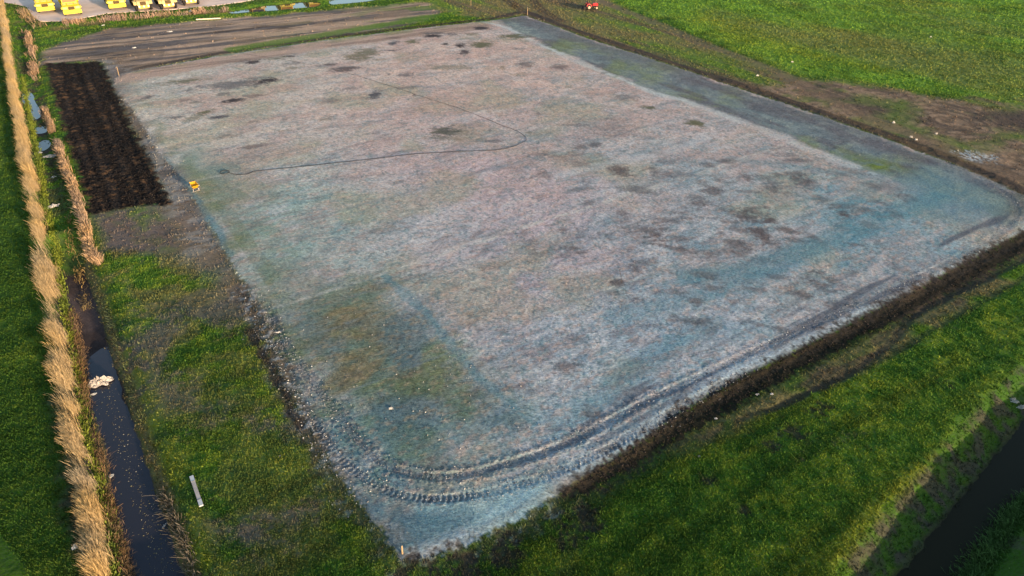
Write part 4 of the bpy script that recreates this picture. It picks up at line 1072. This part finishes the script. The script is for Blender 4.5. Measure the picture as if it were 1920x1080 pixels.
def hose():
    m = mat('black_hose', (.018,.020,.022), .6, 0, .3, .2, 2.0)
    P = smooth_line(unproj(HOSE, .12), 10)
    z = terrain(P[:, 0], P[:, 1], False)
    w = (fbm(P[:, 0], P[:, 1], .5, 7, 2)-.5)*.35
    pts = [(p[0]+w_, p[1]+w_*.5, zz+.022) for p, zz, w_ in zip(P, z, w)]
    o = tube('hose', pts, .022, m, None, True); tag(o, 'long black hose looping across the pale sown field', 'hose')
    a = pts[0]
    loop = [(a[0]-.38+.38*math.cos(t), a[1]+.36*math.sin(t), gz(a[0]-.5, a[1])+.06) for t in np.linspace(0, 2*math.pi, 20)]
    c = tube('hose_end', loop, .028, m, o)
hose()
def stick():
    a = at(1166, 531); 
    o = tube('twig', [(a.x, a.y, a.z-.05), (a.x-.08, a.y+.1, a.z+.45), (a.x-.22, a.y+.2, a.z+.95)], .012, mat('twig_bark', (.05,.04,.035), .9))
    tag(o, 'thin dark twig stuck upright in the pale field', 'twig')
stick()

# ------------------------------------------------------------------ litter
def crumple(name, px, py, rx, ry, h, base, label, cat, seed, rz=0.0, zoff=0.0, z=None, group=None, fold=2.2):
    rg = np.random.default_rng(seed)
    if z is None: p = at(px, py)
    else:
        q = unproj((px, py), z)[0]; p = Vector((q[0], q[1], z))
    n = 16; bm = bmesh.new(); g = {}
    for i in range(n+1):
        for j in range(n+1):
            u, v = i/n*2-1, j/n*2-1
            ang = math.atan2(v, u); rad = max(abs(u), abs(v))
            edge = .50+.95*float(vnoise(np.array([ang*2.1+seed+10]), np.array([.5]), seed)[0])
            x, y = math.cos(ang)*rad*edge*rx, math.sin(ang)*rad*edge*ry
            f = float(vnoise(np.array([u*fold+seed]), np.array([v*fold*1.4]), seed)[0])
            f2 = float(vnoise(np.array([u*fold*2.3]), np.array([v*fold*2.3+seed]), seed+3)[0])
            g[i, j] = bm.verts.new((x, y, h*(1.15-rad*rad)*(abs(f-.5)*1.7+.35*f2)))
    for i in range(n):
        for j in range(n): bm.faces.new([g[i, j], g[i+1, j], g[i+1, j+1], g[i, j+1]])
    bmesh.ops.solidify(bm, geom=bm.faces[:], thickness=.006)
    me = bpy.data.meshes.new(name); bm.to_mesh(me); bm.free(); me.materials.append(base)
    o = bpy.data.objects.new(name, me); C.objects.link(o); o.location = (p.x, p.y, p.z+.02+zoff); o.rotation_euler = (0, 0, rz)
    return tag(o, label, cat, group)
WH = mat('white_plastic', (.72,.68,.64), .5, 0, .4, .08, 6.0); GW = mat('grey_white_scrap', (.60,.60,.58), .7, 0, .3, .12, 6.0)
crumple('plastic_sheet', 187, 719, .60, .36, .55, mat('dirty_white_plastic', (.50,.46,.42), .5, 0, .4, .2, 3.0), 'crumpled white plastic sheet floating in the dark ditch water', 'plastic sheet', 5, .4, 0, ZL, fold=2.6)
crumple('plastic_scrap', 171, 723.5, .18, .14, .12, GW, 'small pale plastic scrap just left of the crumpled white sheet in the ditch', 'litter', 6, .8, 0, ZL)
crumple('plastic_scrap', 176, 740, .16, .10, .08, GW, 'thin grey plastic scrap in the ditch just below the crumpled white sheet', 'litter', 7, .5, 0, ZL)
crumple('carton', 309.5, 986.5, .11, .22, .10, WH, 'small white carton lying at the right edge of the dark ditch water', 'litter', 8, -.3)
crumple('plastic_bag', 146, 1036, .12, .11, .14, WH, 'small white bag caught low in the dry reed belt at the bottom', 'litter', 9, .2, .35)
crumple('paper_scrap', 207, 893, .13, .20, .10, GW, 'pale paper scrap at the left edge of the ditch water', 'litter', 10, .2)
crumple('plastic_sheet', 96, 294, .62, .30, .2, WH, 'white plastic strip on grass in the upper ditch below the puddles', 'litter', 11, .2)
crumple('plastic_pipe_scrap', 97.5, 388, .28, .62, .20, WH, 'white plastic scrap on green grass beside the thin reed strip', 'litter', 12, -.7)
crumple('paper_scrap', 72, 287, .36, .26, .12, GW, 'grey scrap at the rim of the third small blue puddle', 'litter', 13)
crumple('paper_scrap', 101, 333, .22, .22, .12, GW, 'tiny pale scrap in the grass of the upper ditch', 'litter', 14)
crumple('plastic_sheet', 1900, 752, .26, .13, .2, GW, 'ragged grey white sheet on the bank of the right ditch, upper piece', 'litter', 15, -.5, fold=4)
crumple('plastic_sheet', 1915, 764, .26, .14, .2, GW, 'ragged grey white sheet by the right ditch water, lower piece at the picture edge', 'litter', 16, .2, fold=4)
crumple('paper_scrap', 1814, 1040, .07, .10, .06, WH, 'tiny white scrap at the far edge of the right ditch', 'litter', 17)
crumple('paper_scrap', 521.5, 623.5, .22, .08, .08, WH, 'white scrap lying on the tyre track at the left edge of the field', 'litter', 18, .1)
crumple('paper_scrap', 252, 90, .28, .24, .15, WH, 'white scrap on the brown churned soil above the far field edge', 'litter', 19)
crumple('paper_scrap', 319, 60, .42, .24, .15, WH, 'white scrap on churned soil below the row of trucks', 'litter', 20)
crumple('paper_scrap', 193, 48, .26, .22, .16, WH, 'white scrap in the green verge below the forward lemon truck', 'litter', 21)
crumple('paper_scrap', 357, 21.5, .28, .22, .2, WH, 'white scrap in the dry reeds just below the right end truck', 'litter', 22)
crumple('paper_scrap', 733, 766, .12, .09, .08, WH, 'small pale scrap on the green grey thin patch of the field', 'litter', 23)
crumple('paper_scrap', 1420, 740, .12, .08, .08, WH, 'small white scrap on the olive strip below the dark soil band, left one', 'litter', 24)
crumple('paper_scrap', 1447, 739, .09, .08, .06, WH, 'small white scrap on the olive strip below the dark soil band, right one', 'litter', 25)
crumple('paper_scrap', 1342, 785, .10, .07, .06, WH, 'small white scrap in the meadow just below the dark soil band', 'litter', 26)
crumple('paper_scrap', 524, 856, .07, .05, .05, WH, 'tiny white scrap in the left meadow beside the field edge', 'litter', 27)
crumple('paper_scrap', 1311, 856, .07, .05, .05, GW, 'tiny white scrap in the near meadow', 'litter', 28)
for k, (px, py, w) in enumerate(((1675,231,.15),(1755,252,.13),(1708,258,.16),(1717,263,.12),(1485,117,.18),(1745,70,.2),(1420,143,.2))):
    crumple('paper_scrap', px, py, w, w*.7, .2, WH, ('white scrap on the brown churned ground right of the field, uppermost there', 'white scrap on churned ground at the right, nearest the lime splash',
        'larger of the paired white scraps on the brown lane', 'smaller of the paired white scraps on the brown lane', 'pale scrap where dull grass meets the bright pasture',
        'tiny pale scrap in the bright far pasture', 'pale scrap on the worn lane near the middle of the right edge')[k], 'litter', 40+k)
